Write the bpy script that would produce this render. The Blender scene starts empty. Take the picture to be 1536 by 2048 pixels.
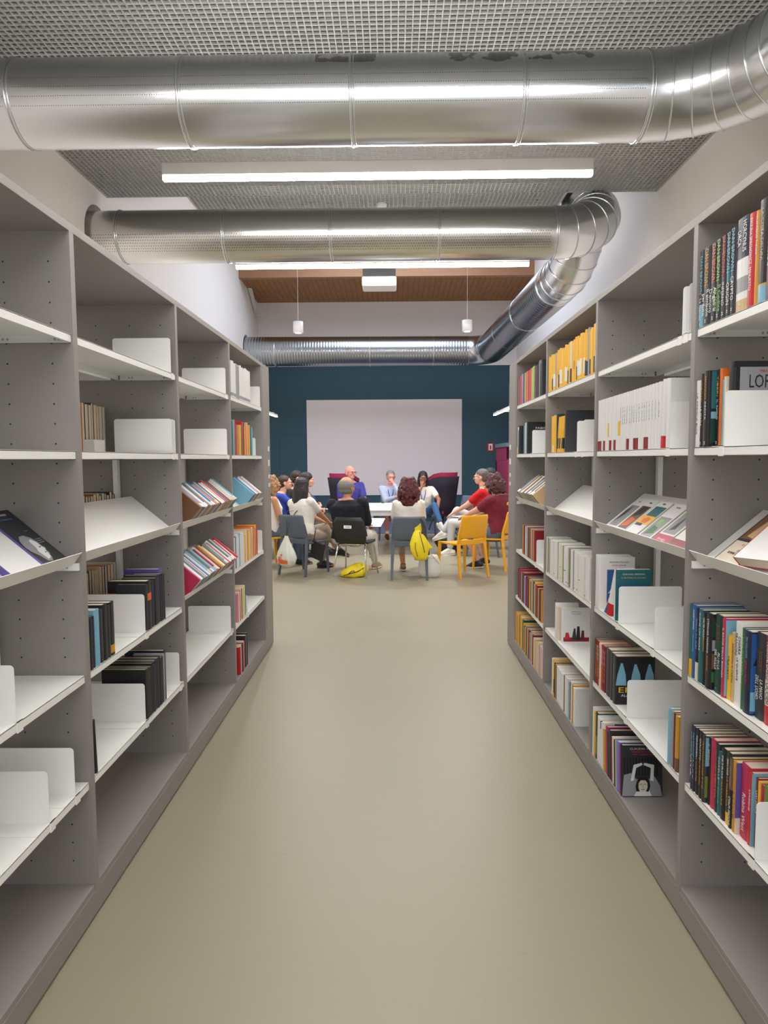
import bpy, bmesh, math, random
from mathutils import Vector, Matrix, Euler, Quaternion, noise
PI = math.pi
SC = bpy.context.scene
COL = SC.collection
random.seed(7)
V = Vector
# ------------------------------------------------------------------ camera
H = 1.5536; YAW, PITCH, ROLL, FPX = -0.0138, -0.0775, -0.006, 1372.4
fw = V((math.sin(YAW)*math.cos(PITCH), math.cos(YAW)*math.cos(PITCH), math.sin(PITCH)))
r0 = V((math.cos(YAW), -math.sin(YAW), 0)); u0 = r0.cross(fw)
rr = math.cos(ROLL)*r0+math.sin(ROLL)*u0; uu = -math.sin(ROLL)*r0+math.cos(ROLL)*u0
cd = bpy.data.cameras.new('camera'); cam = bpy.data.objects.new('camera', cd); COL.objects.link(cam)
cam.matrix_world = Matrix(((rr.x, uu.x, -fw.x, 0), (rr.y, uu.y, -fw.y, 0), (rr.z, uu.z, -fw.z, H), (0, 0, 0, 1)))
cd.sensor_width = 36; cd.sensor_fit = 'VERTICAL'; cd.sensor_height = 36; cd.lens = 36*FPX/2048; cd.clip_start = .05
SC.camera = cam
# ------------------------------------------------------------------ view, world, light
SC.view_settings.view_transform = 'Standard'; SC.view_settings.look = 'None'
SC.view_settings.gamma = 1; SC.view_settings.exposure = 0.96; SC.view_settings.use_curve_mapping = False
LAMP = 37.0          # emission of the linear lamps
SKYL = 105.0         # watts of daylight through the roof light
wd = bpy.data.worlds.new('world'); SC.world = wd; wd.use_nodes = True
wd.node_tree.nodes['Background'].inputs[0].default_value = (.75, .85, 1, 1)
wd.node_tree.nodes['Background'].inputs[1].default_value = 1.0
def area(name, loc, rot, sx, sy, power, col):
    l = bpy.data.lights.new(name, 'AREA'); l.shape = 'RECTANGLE'; l.size = sx; l.size_y = sy; l.energy = power; l.color = col
    o = bpy.data.objects.new(name, l); COL.objects.link(o); o.location = loc; o.rotation_euler = rot; return o
area('roof_daylight', (0, 12.6, 6.45), (0, 0, 0), 3.4, 3.2, SKYL, (.74, .84, 1))
area('rear_fill', (0, -3.9, 2.1), (math.radians(90), 0, 0), 4.6, 2.2, 14, (.86, .92, 1))  # added fill light from behind the camera, set in an unseen opening
# ------------------------------------------------------------------ materials
MC = {}
def mat(name, col, rough=.5, metal=0., emit=0., spec=.5, fn=None):
    if name in MC: return MC[name]
    m = bpy.data.materials.new(name); m.use_nodes = True
    b = m.node_tree.nodes['Principled BSDF']
    b.inputs['Base Color'].default_value = (*col, 1); b.inputs['Roughness'].default_value = rough
    b.inputs['Metallic'].default_value = metal; b.inputs['Specular IOR Level'].default_value = spec
    if emit: b.inputs['Emission Color'].default_value = (*col, 1); b.inputs['Emission Strength'].default_value = emit
    if fn: fn(m, m.node_tree.nodes, m.node_tree.links, b)
    m.diffuse_color = (*col, 1)
    MC[name] = m; return m
def s2l(r, g, b):
    f = lambda c: ((c/255+.055)/1.055)**2.4 if c > 10 else c/255/12.92
    return (f(r), f(g), f(b))
def noisy(scale=20, amt=.08, bump=0., det=3, stretch=(1, 1, 1)):
    def fn(m, N, L, b):
        tc = N.new('ShaderNodeTexCoord'); mp = N.new('ShaderNodeMapping'); mp.inputs['Scale'].default_value = stretch
        nz = N.new('ShaderNodeTexNoise'); nz.inputs['Scale'].default_value = scale; nz.inputs['Detail'].default_value = det
        L.new(tc.outputs['Object'], mp.inputs[0]); L.new(mp.outputs[0], nz.inputs[0])
        if amt:
            c = b.inputs['Base Color'].default_value
            mx = N.new('ShaderNodeMix'); mx.data_type = 'RGBA'
            mx.inputs[6].default_value = (c[0]*(1-amt), c[1]*(1-amt), c[2]*(1-amt), 1)
            mx.inputs[7].default_value = (min(1, c[0]*(1+amt)), min(1, c[1]*(1+amt)), min(1, c[2]*(1+amt)), 1)
            L.new(nz.outputs[0], mx.inputs[0]); L.new(mx.outputs[2], b.inputs['Base Color'])
        if bump:
            bp = N.new('ShaderNodeBump'); bp.inputs['Strength'].default_value = bump; bp.inputs['Distance'].default_value = .01
            L.new(nz.outputs[0], bp.inputs['Height']); L.new(bp.outputs[0], b.inputs['Normal'])
    return fn
TAUPE = mat('taupe_laminate', s2l(141, 136, 133), .5, fn=noisy(60, .03))
SHELFW = mat('white_steel', s2l(240, 241, 239), .38)
WHITEP = mat('white_plate', s2l(240, 240, 238), .45)
SCREW = mat('screw_steel', (.45, .45, .45), .35, 1)
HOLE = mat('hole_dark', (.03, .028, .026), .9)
WALLW = mat('wall_white', s2l(238, 232, 227), .8, fn=noisy(8, .02))
TEAL = mat('wall_teal', s2l(47, 80, 94), .7, fn=noisy(5, .05))
def floorfn(m, N, L, b):
    tc = N.new('ShaderNodeTexCoord')
    nz = N.new('ShaderNodeTexNoise'); nz.inputs['Scale'].default_value = 1.3; nz.inputs['Detail'].default_value = 5
    n2 = N.new('ShaderNodeTexNoise'); n2.inputs['Scale'].default_value = 26; n2.inputs['Detail'].default_value = 6
    cr = N.new('ShaderNodeValToRGB'); cr.color_ramp.elements[0].position = .70; cr.color_ramp.elements[1].position = .80
    cr.color_ramp.elements[0].color = (0, 0, 0, 1); cr.color_ramp.elements[1].color = (1, 1, 1, 1)
    mx = N.new('ShaderNodeMix'); mx.data_type = 'RGBA'
    mx.inputs[6].default_value = (*s2l(146, 140, 119), 1); mx.inputs[7].default_value = (*s2l(155, 148, 127), 1)
    m2 = N.new('ShaderNodeMix'); m2.data_type = 'RGBA'; m2.inputs[7].default_value = (*s2l(138, 132, 112), 1)
    for n in (nz, n2): L.new(tc.outputs['Object'], n.inputs[0])
    L.new(nz.outputs[0], mx.inputs[0]); L.new(mx.outputs[2], m2.inputs[6]); L.new(n2.outputs[0], cr.inputs[0])
    L.new(cr.outputs[0], m2.inputs[0]); L.new(m2.outputs[2], b.inputs['Base Color'])
    mr = N.new('ShaderNodeMapRange'); mr.inputs[3].default_value = .36; mr.inputs[4].default_value = .46
    L.new(nz.outputs[0], mr.inputs[0]); L.new(mr.outputs[0], b.inputs['Roughness'])
FLOOR = mat('floor_resin', s2l(166, 158, 136), .4, spec=.4, fn=floorfn)
GRID = mat('grid_aluminium', s2l(180, 180, 177), .5)
PLEN = mat('plenum_dark', s2l(92, 93, 93), .9)
def woodfn(m, N, L, b):
    tc = N.new('ShaderNodeTexCoord'); mp = N.new('ShaderNodeMapping'); mp.inputs['Scale'].default_value = (8, .8, 8)
    nz = N.new('ShaderNodeTexNoise'); nz.inputs['Scale'].default_value = 3; nz.inputs['Detail'].default_value = 6
    sp = N.new('ShaderNodeSeparateXYZ'); mt = N.new('ShaderNodeMath'); mt.operation = 'MULTIPLY'; mt.inputs[1].default_value = 8.5
    fr = N.new('ShaderNodeMath'); fr.operation = 'FRACT'; lt = N.new('ShaderNodeMath'); lt.operation = 'LESS_THAN'; lt.inputs[1].default_value = .07
    L.new(tc.outputs['Object'], mp.inputs[0]); L.new(mp.outputs[0], nz.inputs[0]); L.new(tc.outputs['Object'], sp.inputs[0])
    L.new(sp.outputs[0], mt.inputs[0]); L.new(mt.outputs[0], fr.inputs[0]); L.new(fr.outputs[0], lt.inputs[0])
    mx = N.new('ShaderNodeMix'); mx.data_type = 'RGBA'
    mx.inputs[6].default_value = (*s2l(132, 84, 38), 1); mx.inputs[7].default_value = (*s2l(178, 122, 64), 1)
    m2 = N.new('ShaderNodeMix'); m2.data_type = 'RGBA'; m2.inputs[7].default_value = (.06, .03, .012, 1)
    L.new(nz.outputs[0], mx.inputs[0]); L.new(mx.outputs[2], m2.inputs[6]); L.new(lt.outputs[0], m2.inputs[0]); L.new(m2.outputs[2], b.inputs['Base Color'])
WOOD = mat('pine_planks', s2l(160, 110, 60), .55, fn=woodfn)
BEAM = mat('pine_beam', s2l(165, 122, 92), .6, fn=noisy(3, .15, stretch=(1, 6, 14)))
def ductfn(holes):
    def fn(m, N, L, b):
        tc = N.new('ShaderNodeTexCoord')
        nz = N.new('ShaderNodeTexNoise'); nz.inputs['Scale'].default_value = 2.2; nz.inputs['Detail'].default_value = 7
        mp = N.new('ShaderNodeMapping'); mp.inputs['Scale'].default_value = (.6, 1.2, 1.2)
        L.new(tc.outputs['Object'], mp.inputs[0]); L.new(mp.outputs[0], nz.inputs[0])
        mr = N.new('ShaderNodeMapRange'); mr.inputs[3].default_value = .21; mr.inputs[4].default_value = .29
        L.new(nz.outputs[0], mr.inputs[0]); L.new(mr.outputs[0], b.inputs['Roughness'])
        n2 = N.new('ShaderNodeTexNoise'); n2.inputs['Scale'].default_value = 1.6; n2.inputs['Detail'].default_value = 0
        bp = N.new('ShaderNodeBump'); bp.inputs['Strength'].default_value = .05; bp.inputs['Distance'].default_value = .01
        L.new(tc.outputs['Object'], n2.inputs[0]); L.new(n2.outputs[0], bp.inputs['Height']); L.new(bp.outputs[0], b.inputs['Normal'])
        if holes:      # rows of small perforations round the lower front of the duct (axis is object x)
            rows, a0, da, pitch = holes
            sp = N.new('ShaderNodeSeparateXYZ'); L.new(tc.outputs['Object'], sp.inputs[0])
            def M(op, a, b_=None, c=None):
                n = N.new('ShaderNodeMath'); n.operation = op
                for i, v in enumerate((a, b_, c)):
                    if v is None: continue
                    if isinstance(v, (int, float)): n.inputs[i].default_value = v
                    else: L.new(v, n.inputs[i])
                return n.outputs[0]
            ang = M('ARCTAN2', sp.outputs[2], M('MULTIPLY', sp.outputs[1], -1))   # 0 = facing -Y, + up
            k = M('DIVIDE', M('SUBTRACT', ang, a0), da)
            kr = M('ROUND', k)
            dv = M('MULTIPLY', M('SUBTRACT', k, kr), da*.28)
            xs = M('ADD', M('DIVIDE', sp.outputs[0], pitch), M('MULTIPLY', kr, .5))
            du = M('MULTIPLY', M('SUBTRACT', xs, M('ROUND', xs)), pitch)
            d = M('SQRT', M('ADD', M('MULTIPLY', du, du), M('MULTIPLY', dv, dv)))
            dot = M('LESS_THAN', d, .0042 if rows > 4 else .0026)
            ok = M('MULTIPLY', M('GREATER_THAN', kr, -.5), M('LESS_THAN', kr, rows-.5))
            gate = M('GREATER_THAN', M('ABSOLUTE', M('SUBTRACT', M('FRACT', M('DIVIDE', M('ADD', sp.outputs[0], 10.08), 1.14)), .5)), .0)
            f = M('MULTIPLY', M('MULTIPLY', dot, ok), gate)
            if rows == 4:      # dark smears left along the top of the nearest duct
                ns = N.new('ShaderNodeTexNoise'); ns.inputs['Scale'].default_value = 9; ns.inputs['Detail'].default_value = 5; L.new(tc.outputs['Object'], ns.inputs[0])
                xr = M('ADD', M('MULTIPLY', M('GREATER_THAN', sp.outputs[0], -.5), M('LESS_THAN', sp.outputs[0], -.1)), M('MULTIPLY', M('GREATER_THAN', sp.outputs[0], .35), M('LESS_THAN', sp.outputs[0], 1.35)))
                am = M('MULTIPLY', M('GREATER_THAN', M('ADD', ang, M('MULTIPLY', ns.outputs[0], .3)), .62), M('LESS_THAN', ang, .85))
                sm_ = (M('MULTIPLY', M('MULTIPLY', M('MULTIPLY', xr, am), M('GREATER_THAN', ns.outputs[0], .47)), .62))
            mx = N.new('ShaderNodeMix'); mx.data_type = 'RGBA'; mx.inputs[6].default_value = b.inputs['Base Color'].default_value; mx.inputs[7].default_value = (.05, .05, .05, 1)
            L.new(M('MAXIMUM', f, sm_) if rows == 4 else f, mx.inputs[0]); L.new(mx.outputs[2], b.inputs['Base Color'])
            L.new(M('SUBTRACT', 1, f), b.inputs['Metallic'])
    return fn
DUCT = mat('galvanised_steel', (.66, .68, .70), .26, 1, fn=ductfn(None))
DUCT1 = mat('galvanised_steel_dotted_rows', (.66, .68, .70), .26, 1, fn=ductfn((4, -.47, .20, .0155)))
DUCT2 = mat('galvanised_steel_perforated', (.68, .68, .66), .26, 1, fn=ductfn((7, -.83, .105, .026)))
SPIRAL = mat('corrugated_steel', (.44, .47, .50), .26, 1)
LED = mat('led_diffuser', (1, .96, .91), .5, emit=LAMP)
LEDHOUSE = mat('lamp_housing', s2l(214, 209, 203), .4, .1)
CABLE = mat('cable_grey', s2l(150, 150, 150), .6)
LWHITE = mat('lamp_white', s2l(235, 235, 238), .4)
# ------------------------------------------------------------------ mesh helpers
class MB:
    def __init__(s): s.v = []; s.f = []; s.m = []; s.sm = []
    def poly(s, pts, m=0):
        n = len(s.v); s.v += [tuple(p) for p in pts]; s.f.append(tuple(range(n, n+len(pts)))); s.m.append(m); s.sm.append(False)
    def box(s, x0, x1, y0, y1, z0, z1, m=0, M=None):
        if x0 > x1: x0, x1 = x1, x0
        if y0 > y1: y0, y1 = y1, y0
        if z0 > z1: z0, z1 = z1, z0
        P = [V(p) for p in ((x0, y0, z0), (x1, y0, z0), (x1, y1, z0), (x0, y1, z0), (x0, y0, z1), (x1, y0, z1), (x1, y1, z1), (x0, y1, z1))]
        if M: P = [M @ p for p in P]
        n = len(s.v); s.v += [tuple(p) for p in P]
        for f in ((0, 3, 2, 1), (4, 5, 6, 7), (0, 1, 5, 4), (1, 2, 6, 5), (2, 3, 7, 6), (3, 0, 4, 7)):
            s.f.append(tuple(n+i for i in f)); s.m.append(m); s.sm.append(False)
    def prism(s, prof, y0, y1, m=0, axis='y', M=None):
        # closed profile in (x,z), extruded along y (or (y,z) along x / (x,y) along z)
        def mk(p, t):
            q = (p[0], t, p[1]) if axis == 'y' else ((t, p[0], p[1]) if axis == 'x' else (p[0], p[1], t))
            q = V(q); return M @ q if M else q
        n = len(s.v); k = len(prof)
        s.v += [tuple(mk(p, y0)) for p in prof]+[tuple(mk(p, y1)) for p in prof]
        for i in range(k):
            j = (i+1) % k; s.f.append((n+i, n+j, n+k+j, n+k+i)); s.m.append(m); s.sm.append(False)
        s.f.append(tuple(range(n+k-1, n-1, -1))); s.m.append(m); s.sm.append(False)
        s.f.append(tuple(range(n+k, n+2*k))); s.m.append(m); s.sm.append(False)
    def loft(s, rings, m=0, caps=True, closed=True, smooth=True):
        n = len(s.v); k = len(rings[0])
        for r in rings: s.v += [tuple(p) for p in r]
        for a in range(len(rings)-1):
            for i in range(k if closed else k-1):
                j = (i+1) % k
                s.f.append((n+a*k+i, n+a*k+j, n+(a+1)*k+j, n+(a+1)*k+i)); s.m.append(m); s.sm.append(smooth)
        if caps and closed:
            s.f.append(tuple(range(n+k-1, n-1, -1))); s.m.append(m); s.sm.append(False)
            b = n+(len(rings)-1)*k; s.f.append(tuple(range(b, b+k))); s.m.append(m); s.sm.append(False)
    def tube(s, pts, rad, seg=10, m=0, caps=True, smooth=True):
        pts = [V(p) for p in pts]; rads = rad if isinstance(rad, (list, tuple)) else [rad]*len(pts)
        t0 = (pts[1]-pts[0]).normalized(); up = V((0, 0, 1)) if abs(t0.z) < .9 else V((1, 0, 0))
        nrm = t0.cross(up).normalized(); rings = []
        for i, p in enumerate(pts):
            if i == 0: t = t0
            elif i == len(pts)-1: t = (pts[i]-pts[i-1]).normalized()
            else: t = ((pts[i]-pts[i-1]).normalized()+(pts[i+1]-pts[i]).normalized()).normalized()
            nrm = (nrm-t*nrm.dot(t)).normalized(); b = t.cross(nrm)
            rings.append([p+(nrm*math.cos(a)+b*math.sin(a))*rads[i] for a in [2*PI*q/seg for q in range(seg)]])
        s.loft(rings, m, caps, True, smooth)
    def ball(s, c, r, seg=12, rg=8, m=0, M=None):
        c = V(c); r = V(r) if not isinstance(r, (int, float)) else V((r, r, r)); rings = []
        for i in range(rg+1):
            th = PI*i/rg; rs = max(math.sin(th), .02)
            ring = [V((r.x*rs*math.cos(a), r.y*rs*math.sin(a), -r.z*math.cos(th))) for a in [2*PI*q/seg for q in range(seg)]]
            rings.append([(c+(M @ q if M else q)) for q in ring])
        s.loft(rings, m)
    def mesh(s, name, mats):
        me = bpy.data.meshes.new(name); me.from_pydata(s.v, [], s.f)
        for x in (mats if isinstance(mats, (list, tuple)) else [mats]): me.materials.append(x)
        me.polygons.foreach_set('material_index', s.m); me.polygons.foreach_set('use_smooth', s.sm); me.update(); return me
    def obj(s, name, mats, parent=None, bevel=0.):
        o = bpy.data.objects.new(name, s.mesh(name, mats)); COL.objects.link(o)
        if parent: o.parent = parent
        if bevel:
            b = o.modifiers.new('bevel', 'BEVEL'); b.width = bevel; b.segments = 2; b.limit_method = 'ANGLE'
        return o
LABELS = set()
def tag(o, label, cat, group=None, kind=None):
    o['label'] = label; o['category'] = cat
    n = len(label.split())
    if n < 4 or n > 16: print('LABEL LENGTH', n, label)
    if label in LABELS: print('LABEL DUP', label)
    LABELS.add(label)
    if group: o['group'] = group
    if kind: o['kind'] = kind
    return o
def empty(name, loc=(0, 0, 0), rot=(0, 0, 0)):
    o = bpy.data.objects.new(name, None); COL.objects.link(o); o.location = loc; o.rotation_euler = rot; o.empty_display_size = .05; return o
def struct(o): o['kind'] = 'structure'; return o
def copy_tree(o, parent=None):
    c = o.copy(); COL.objects.link(c)
    if parent: c.parent = parent
    for ch in list(o.children): copy_tree(ch, c)
    return c
def bake(o):
    """apply the modifiers of o into its mesh"""
    dg = bpy.context.evaluated_depsgraph_get(); dg.update()
    me = bpy.data.meshes.new_from_object(o.evaluated_get(dg)); o.modifiers.clear(); old = o.data; o.data = me
    bpy.data.meshes.remove(old); return o
# ------------------------------------------------------------------ the room
XL, XR, YN, YF = -3.26, 3.0, -4.0, 16.9
ZC, ZR = 4.55, 6.2
AL, AR = 1.0206, .9555
m = MB(); m.box(XL-.2, XR+.2, YN-.2, YF+.2, -.12, 0); struct(m.obj('floor', FLOOR))
DY1, DY2, DY3, DZ, DR = 4.95, 7.8, 15.5, 4.02, .278
w = MB(); w.box(XL-.2, XL, YN-.2, YF+.2, 0, ZR+.2); wl = w.obj('wall_left', WALLW); struct(wl)
cuts = []
for y, z, r in ((DY1, DZ+.02, .35), (DY2, DZ-.02, .36), (DY3, 3.95, .37)):
    c = MB(); c.tube([(XL-.4, y, z), (XL+.3, y, z)], r, 40, smooth=False); cuts.append(c.obj('cut', WALLW))
for c in cuts:
    b = wl.modifiers.new('b', 'BOOLEAN'); b.operation = 'DIFFERENCE'; b.object = c; b.solver = 'EXACT'
bake(wl)
for c in cuts: bpy.data.objects.remove(c, do_unlink=True)
m = MB(); m.box(XR, XR+.2, YN-.2, YF+.2, 0, ZR+.2); struct(m.obj('wall_right', WALLW))
m = MB(); m.box(XL-.55, XL-.5, 4, 16.6, 3.3, 4.8); m.box(XL-.5, XL-.2, 4, 16.6, 3.3, 3.35); m.box(XL-.5, XL-.2, 4, 16.6, 4.75, 4.8); m.box(XL-.5, XL-.2, 4, 4.05, 3.35, 4.75); m.box(XL-.5, XL-.2, 16.55, 16.6, 3.35, 4.75); struct(m.obj('wall_hole_light_block', PLEN))  # added dark box outside the wall keeps sky light out of the duct holes
m = MB(); m.box(XL, XR, YF, YF+.2, 0, 3.80, 1); m.box(XL, XR, YF, YF+.2, 3.80, ZR+.2, 0); struct(m.obj('wall_far', [WALLW, TEAL]))
m = MB(); m.box(XL, XR, YN-.2, YN, 0, 1.0); m.box(XL, XR, YN-.2, YN, 3.2, ZR); m.box(XL, -2.3, YN-.2, YN, 1, 3.2); m.box(2.3, XR, YN-.2, YN, 1, 3.2)
struct(m.obj('wall_near', WALLW))
# open-cell grid ceiling with its dark void
g = MB(); P = .05
def gridrect(x0, x1, y0, y1):
    nx = round((x1-x0)/P); ny = round((y1-y0)/P)
    for i in range(nx+1): g.box(x0+i*P-.0045, x0+i*P+.0045, y0 if y0 < 2 else y0-.044, y1, ZC, ZC+.038)
    for j in range(ny+1): g.box(x0, x1, y0+j*P-.0045, y0+j*P+.0045, ZC+.001, ZC+.037)
gridrect(XL+.01, XR-.01, .9, 8.05); gridrect(-2.33, 1.98, 8.10, 9.0)
struct(g.obj('ceiling', GRID))
m = MB(); m.box(XL, XR, YN, 8.05, ZC+.16, ZC+.2); m.box(-2.33, 1.98, 8.05, 9.0, ZC+.16, ZC+.2)
m.box(XL, XR, YN, .9, ZC, ZC+.03)
struct(m.obj('ceiling', PLEN))
m = MB()
for (x0, x1, y0, y1) in ((XL, XL+.02, .9, 8.05), (XR-.02, XR, .9, 8.05), (XL, -2.33, 8.04, 8.06), (-2.34, -2.32, 8.05, 9.0), (1.98, XR, 8.04, 8.06), (1.97, 1.99, 8.05, 9), (-2.33, 1.98, 8.99, 9.01)):
    m.box(x0, x1, y0, y1, ZC-.004, ZC+.045)
struct(m.obj('trim_1', GRID))
# raised roof beyond the grid with its roof light, pine soffit and purlin
m = MB(); x0, x1, y0, y1 = -1.7, 1.7, 11.0, 14.2
m.box(XL, x0, 8.0, 15.0, ZR, ZR+.15); m.box(x1, XR, 8.0, 15.0, ZR, ZR+.15); m.box(x0, x1, 8.0, y0, ZR, ZR+.15); m.box(x0, x1, y1, 15.0, ZR, ZR+.15)
m.box(XL, XR, 7.9, 8.0, ZC+.2, ZR+.15)
struct(m.obj('ceiling', WALLW))
m = MB(); m.prism([(15.0, 5.42), (YF, 5.33), (YF, 5.45), (15.0, 5.6)], XL, XR, axis='x'); struct(m.obj('ceiling', WOOD))
m = MB(); m.box(XL, XR, 14.86, 15.02, 5.40, 5.92); m.box(XL, XR, 14.9, 15.0, 5.92, ZR+.1); struct(m.obj('trim_2', BEAM))
m = MB()
for a in (x0, x1): m.box(a-.03, a+.03, y0, y1, ZR-.02, ZR+.14)
for a in (y0, y1, (y0+y1)/2): m.box(x0, x1, a-.03, a+.03, ZR-.02, ZR+.14)
fr = m.obj('window_1', LWHITE); struct(fr)
m = MB(); m.box(-2.79, -2.785, YF-.004, YF, 0, 2.16); m.box(-2.13, -2.125, YF-.004, YF, 0, 2.16); m.box(-2.79, -2.125, YF-.004, YF, 2.155, 2.16)
m2 = MB(); m2.box(-2.785, -2.13, YF-.012, YF-.001, .005, 2.155); d = m2.obj('door_1', TEAL); struct(d)
m.obj('door_gap', HOLE, d)
# ------------------------------------------------------------------ bookcases
YU = 2.2304; PITCHU = 1.05; TH = .0294; DEP = .59
ZS = [1.955, 1.584, 1.219, .843, .477]
ZTOP0, ZTOP1, ZB = 2.2776, 2.3042, .1164
ANGLED = {('L', 0): [2], ('L', 1): [2], ('L', 2): [2, 3], ('L', 3): [2], ('R', 0): [2], ('R', 1): [2], ('R', 2): [2], ('R', 3): [2]}
def bay_y(k): return (YU+(k-1)*PITCHU+TH/2, YU+k*PITCHU-TH/2)
ANG = math.radians(40)
def bookcase(side):
    sg = -1 if side == 'L' else 1; X0 = AL if side == 'L' else AR
    root = empty('bookcase', (sg*X0, 0, 0), (0, 0, 0))
    tag(root, 'long open taupe bookcase with white shelves along the %s of the aisle' % ('left' if side == 'L' else 'right'), 'bookcase')
    S = lambda d: sg*d           # distance behind the front -> local x
    yn = YU-PITCHU-TH/2; ye = 5.70; yi = YU+3*PITCHU-TH/2
    def pbox(name, d0, d1, y0, y1, z0, z1, mt, bev=.0012, parent=root):
        q = MB(); q.box(S(d0), S(d1), y0, y1, z0, z1); return q.obj(name, mt, parent, bev)
    pbox('top_board', 0, DEP, yn, ye, ZTOP0, ZTOP1, TAUPE)
    # plinth, set back toe gap below
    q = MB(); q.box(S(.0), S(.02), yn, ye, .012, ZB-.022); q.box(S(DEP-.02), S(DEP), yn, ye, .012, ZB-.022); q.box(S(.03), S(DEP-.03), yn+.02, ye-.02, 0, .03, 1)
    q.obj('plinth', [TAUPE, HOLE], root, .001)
    for k in range(4):
        y0, y1 = bay_y(k)
        pbox('bottom_board', 0.001, DEP-.001, y0, y1, ZB-.022, ZB, TAUPE)
    for k in range(4):
        yc = YU+(k-1)*PITCHU
        q = MB(); q.box(S(0), S(DEP), yc-TH/2, yc+TH/2, ZB-.022, ZTOP0)
        z = .20
        while z < 2.2:
            for dd in (.07, .215, .375, .52):
                for yy, t in ((yc-TH/2, -1), (yc+TH/2, 1)):
                    ring = [(S(dd)+.0032*math.cos(a), yy+t*.0003, z+.0032*math.sin(a)) for a in [2*PI*i/8*t*sg for i in range(8)]]
                    if t > 0: ring.reverse()
                    q.poly(ring, 1)
            z += .064/1.0
        q.obj('upright', [TAUPE, HOLE], root)
    q = MB(); q.box(S(0), S(DEP), yi, ye, ZB-.022, ZTOP0); q.box(S(-.001), S(0), yi+.03, yi+.0312, .2, ZTOP0, 1)
    z = .20
    while z < 2.2:
        for dd in (.07, .215, .375, .52):
            q.poly([(S(dd)+.0032*math.cos(a), yi-.0003, z+.0032*math.sin(a)) for a in [-2*PI*i/8*sg for i in range(8)]], 1)
        z += .064
    q.obj('end_panel', [TAUPE, HOLE], root)
    for z0, z1 in ((1.50, 1.55), (1.40, 1.43), (1.33, 1.36), (1.62, 1.66)):
        lab = MB(); lab.box(S(-.0015), S(0), 5.60, 5.66, z0, z1); lab.obj('section_label', LWHITE, root)
    for k in range(4):
        y0, y1 = bay_y(k)
        for yy in ((y0+.002, y0+.032), (y1-.034, y1-.004)):
            pbox('post', .283, .306, yy[0], yy[1], .845, 1.556, SHELFW)
        for i, z in enumerate(ZS):
            for back in (0, 1):
                if back: D = lambda d: S(DEP-d)
                else: D = S
                ang = (not back) and i in ANGLED[(side, k)]
                zt = z
                if ang and i == 3: zt = .857
                q = MB()
                if not ang:
                    q.box(D(.006), D(.278), y0+.003, y1-.003, zt-.003, zt)
                    q.box(D(.006), D(.0075), y0+.003, y1-.003, zt-.025, zt-.001)
                    q.box(D(.276), D(.278), y0+.003, y1-.003, zt-.025, zt-.001)
                    q.box(D(.0075), D(.018), y0+.003, y1-.003, zt-.025, zt-.0235)
                else:
                    c, s_ = math.cos(ANG), math.sin(ANG)
                    fx, fz = .030, zt-.008
                    P0 = (fx, fz); P1 = (fx+.265*c, fz+.265*s_); P2 = (fx-.052*s_*.95, fz+.052*c*1.05)
                    n = .0016
                    prof = [P2, P0, P1, (P1[0]-n*s_, P1[1]+n*c), (P0[0], P0[1]+2.2*n), (P2[0]+n*c, P2[1]+n*s_)]
                    q.prism([(D(a), b) for a, b in prof], y0+.003, y1-.003)
                sh = q.obj('display_shelf' if ang else 'shelf', SHELFW, root, 0)
                # side brackets against the uprights, with screws
                for yy, t in ((y0+.001, 1), (y1-.001, -1)):
                    b = MB()
                    if ang: b.box(D(.008), D(.20), yy, yy+t*.012, zt-.024, zt-.0005)
                    else: b.box(D(.012), D(.268), yy, yy+t*.0018, zt-.026, zt-.003); b.box(D(.012), D(.268), yy, yy+t*.016, zt-.026, zt-.0245)
                    if not back:
                        for dd in (.045, .058, .21, .225):
                            b.ball((D(dd), yy+t*(.0125 if ang else .0025), zt-.014), (.0042, .003, .0042), 8, 4, 1)
                    b.obj('bracket', [SHELFW, SCREW], sh)
    return root
bookcase('L'); bookcase('R')
# ------------------------------------------------------------------ ducts
def ring_band(mb, c, t, r, wdt=.018, rise=.008, seg=48, m=0):
    c = V(c); t = V(t).normalized()
    mb.tube([c-t*wdt/2, c-t*wdt*.25, c+t*wdt*.25, c+t*wdt/2], [r+.001, r+rise, r+rise, r+.001], seg, m)
def arc(c, a, b, R, a0, a1, n):
    return [V(c)+V(a)*R*math.cos(t)+V(b)*R*math.sin(t) for t in [a0+(a1-a0)*i/n for i in range(n+1)]]
def duct(label, origin, path, joints, bandrad=DR, mt=DUCT, elbow=None, corr=None):
    root = empty('air_duct', origin); tag(root, label, 'air duct', 'round metal ducts under the ceiling'); O = V(origin)
    q = MB(); q.tube([V(p)-O for p in path], DR, 56, caps=False); q.obj('duct_pipe', mt, root)
    for c, t in joints:
        b = MB(); ring_band(b, V(c)-O, t, DR); ring_band(b, V(c)-O+V(t).normalized()*.02, t, DR, .012, .005); b.obj('joint_ring', DUCT, root)
    return root
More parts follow.
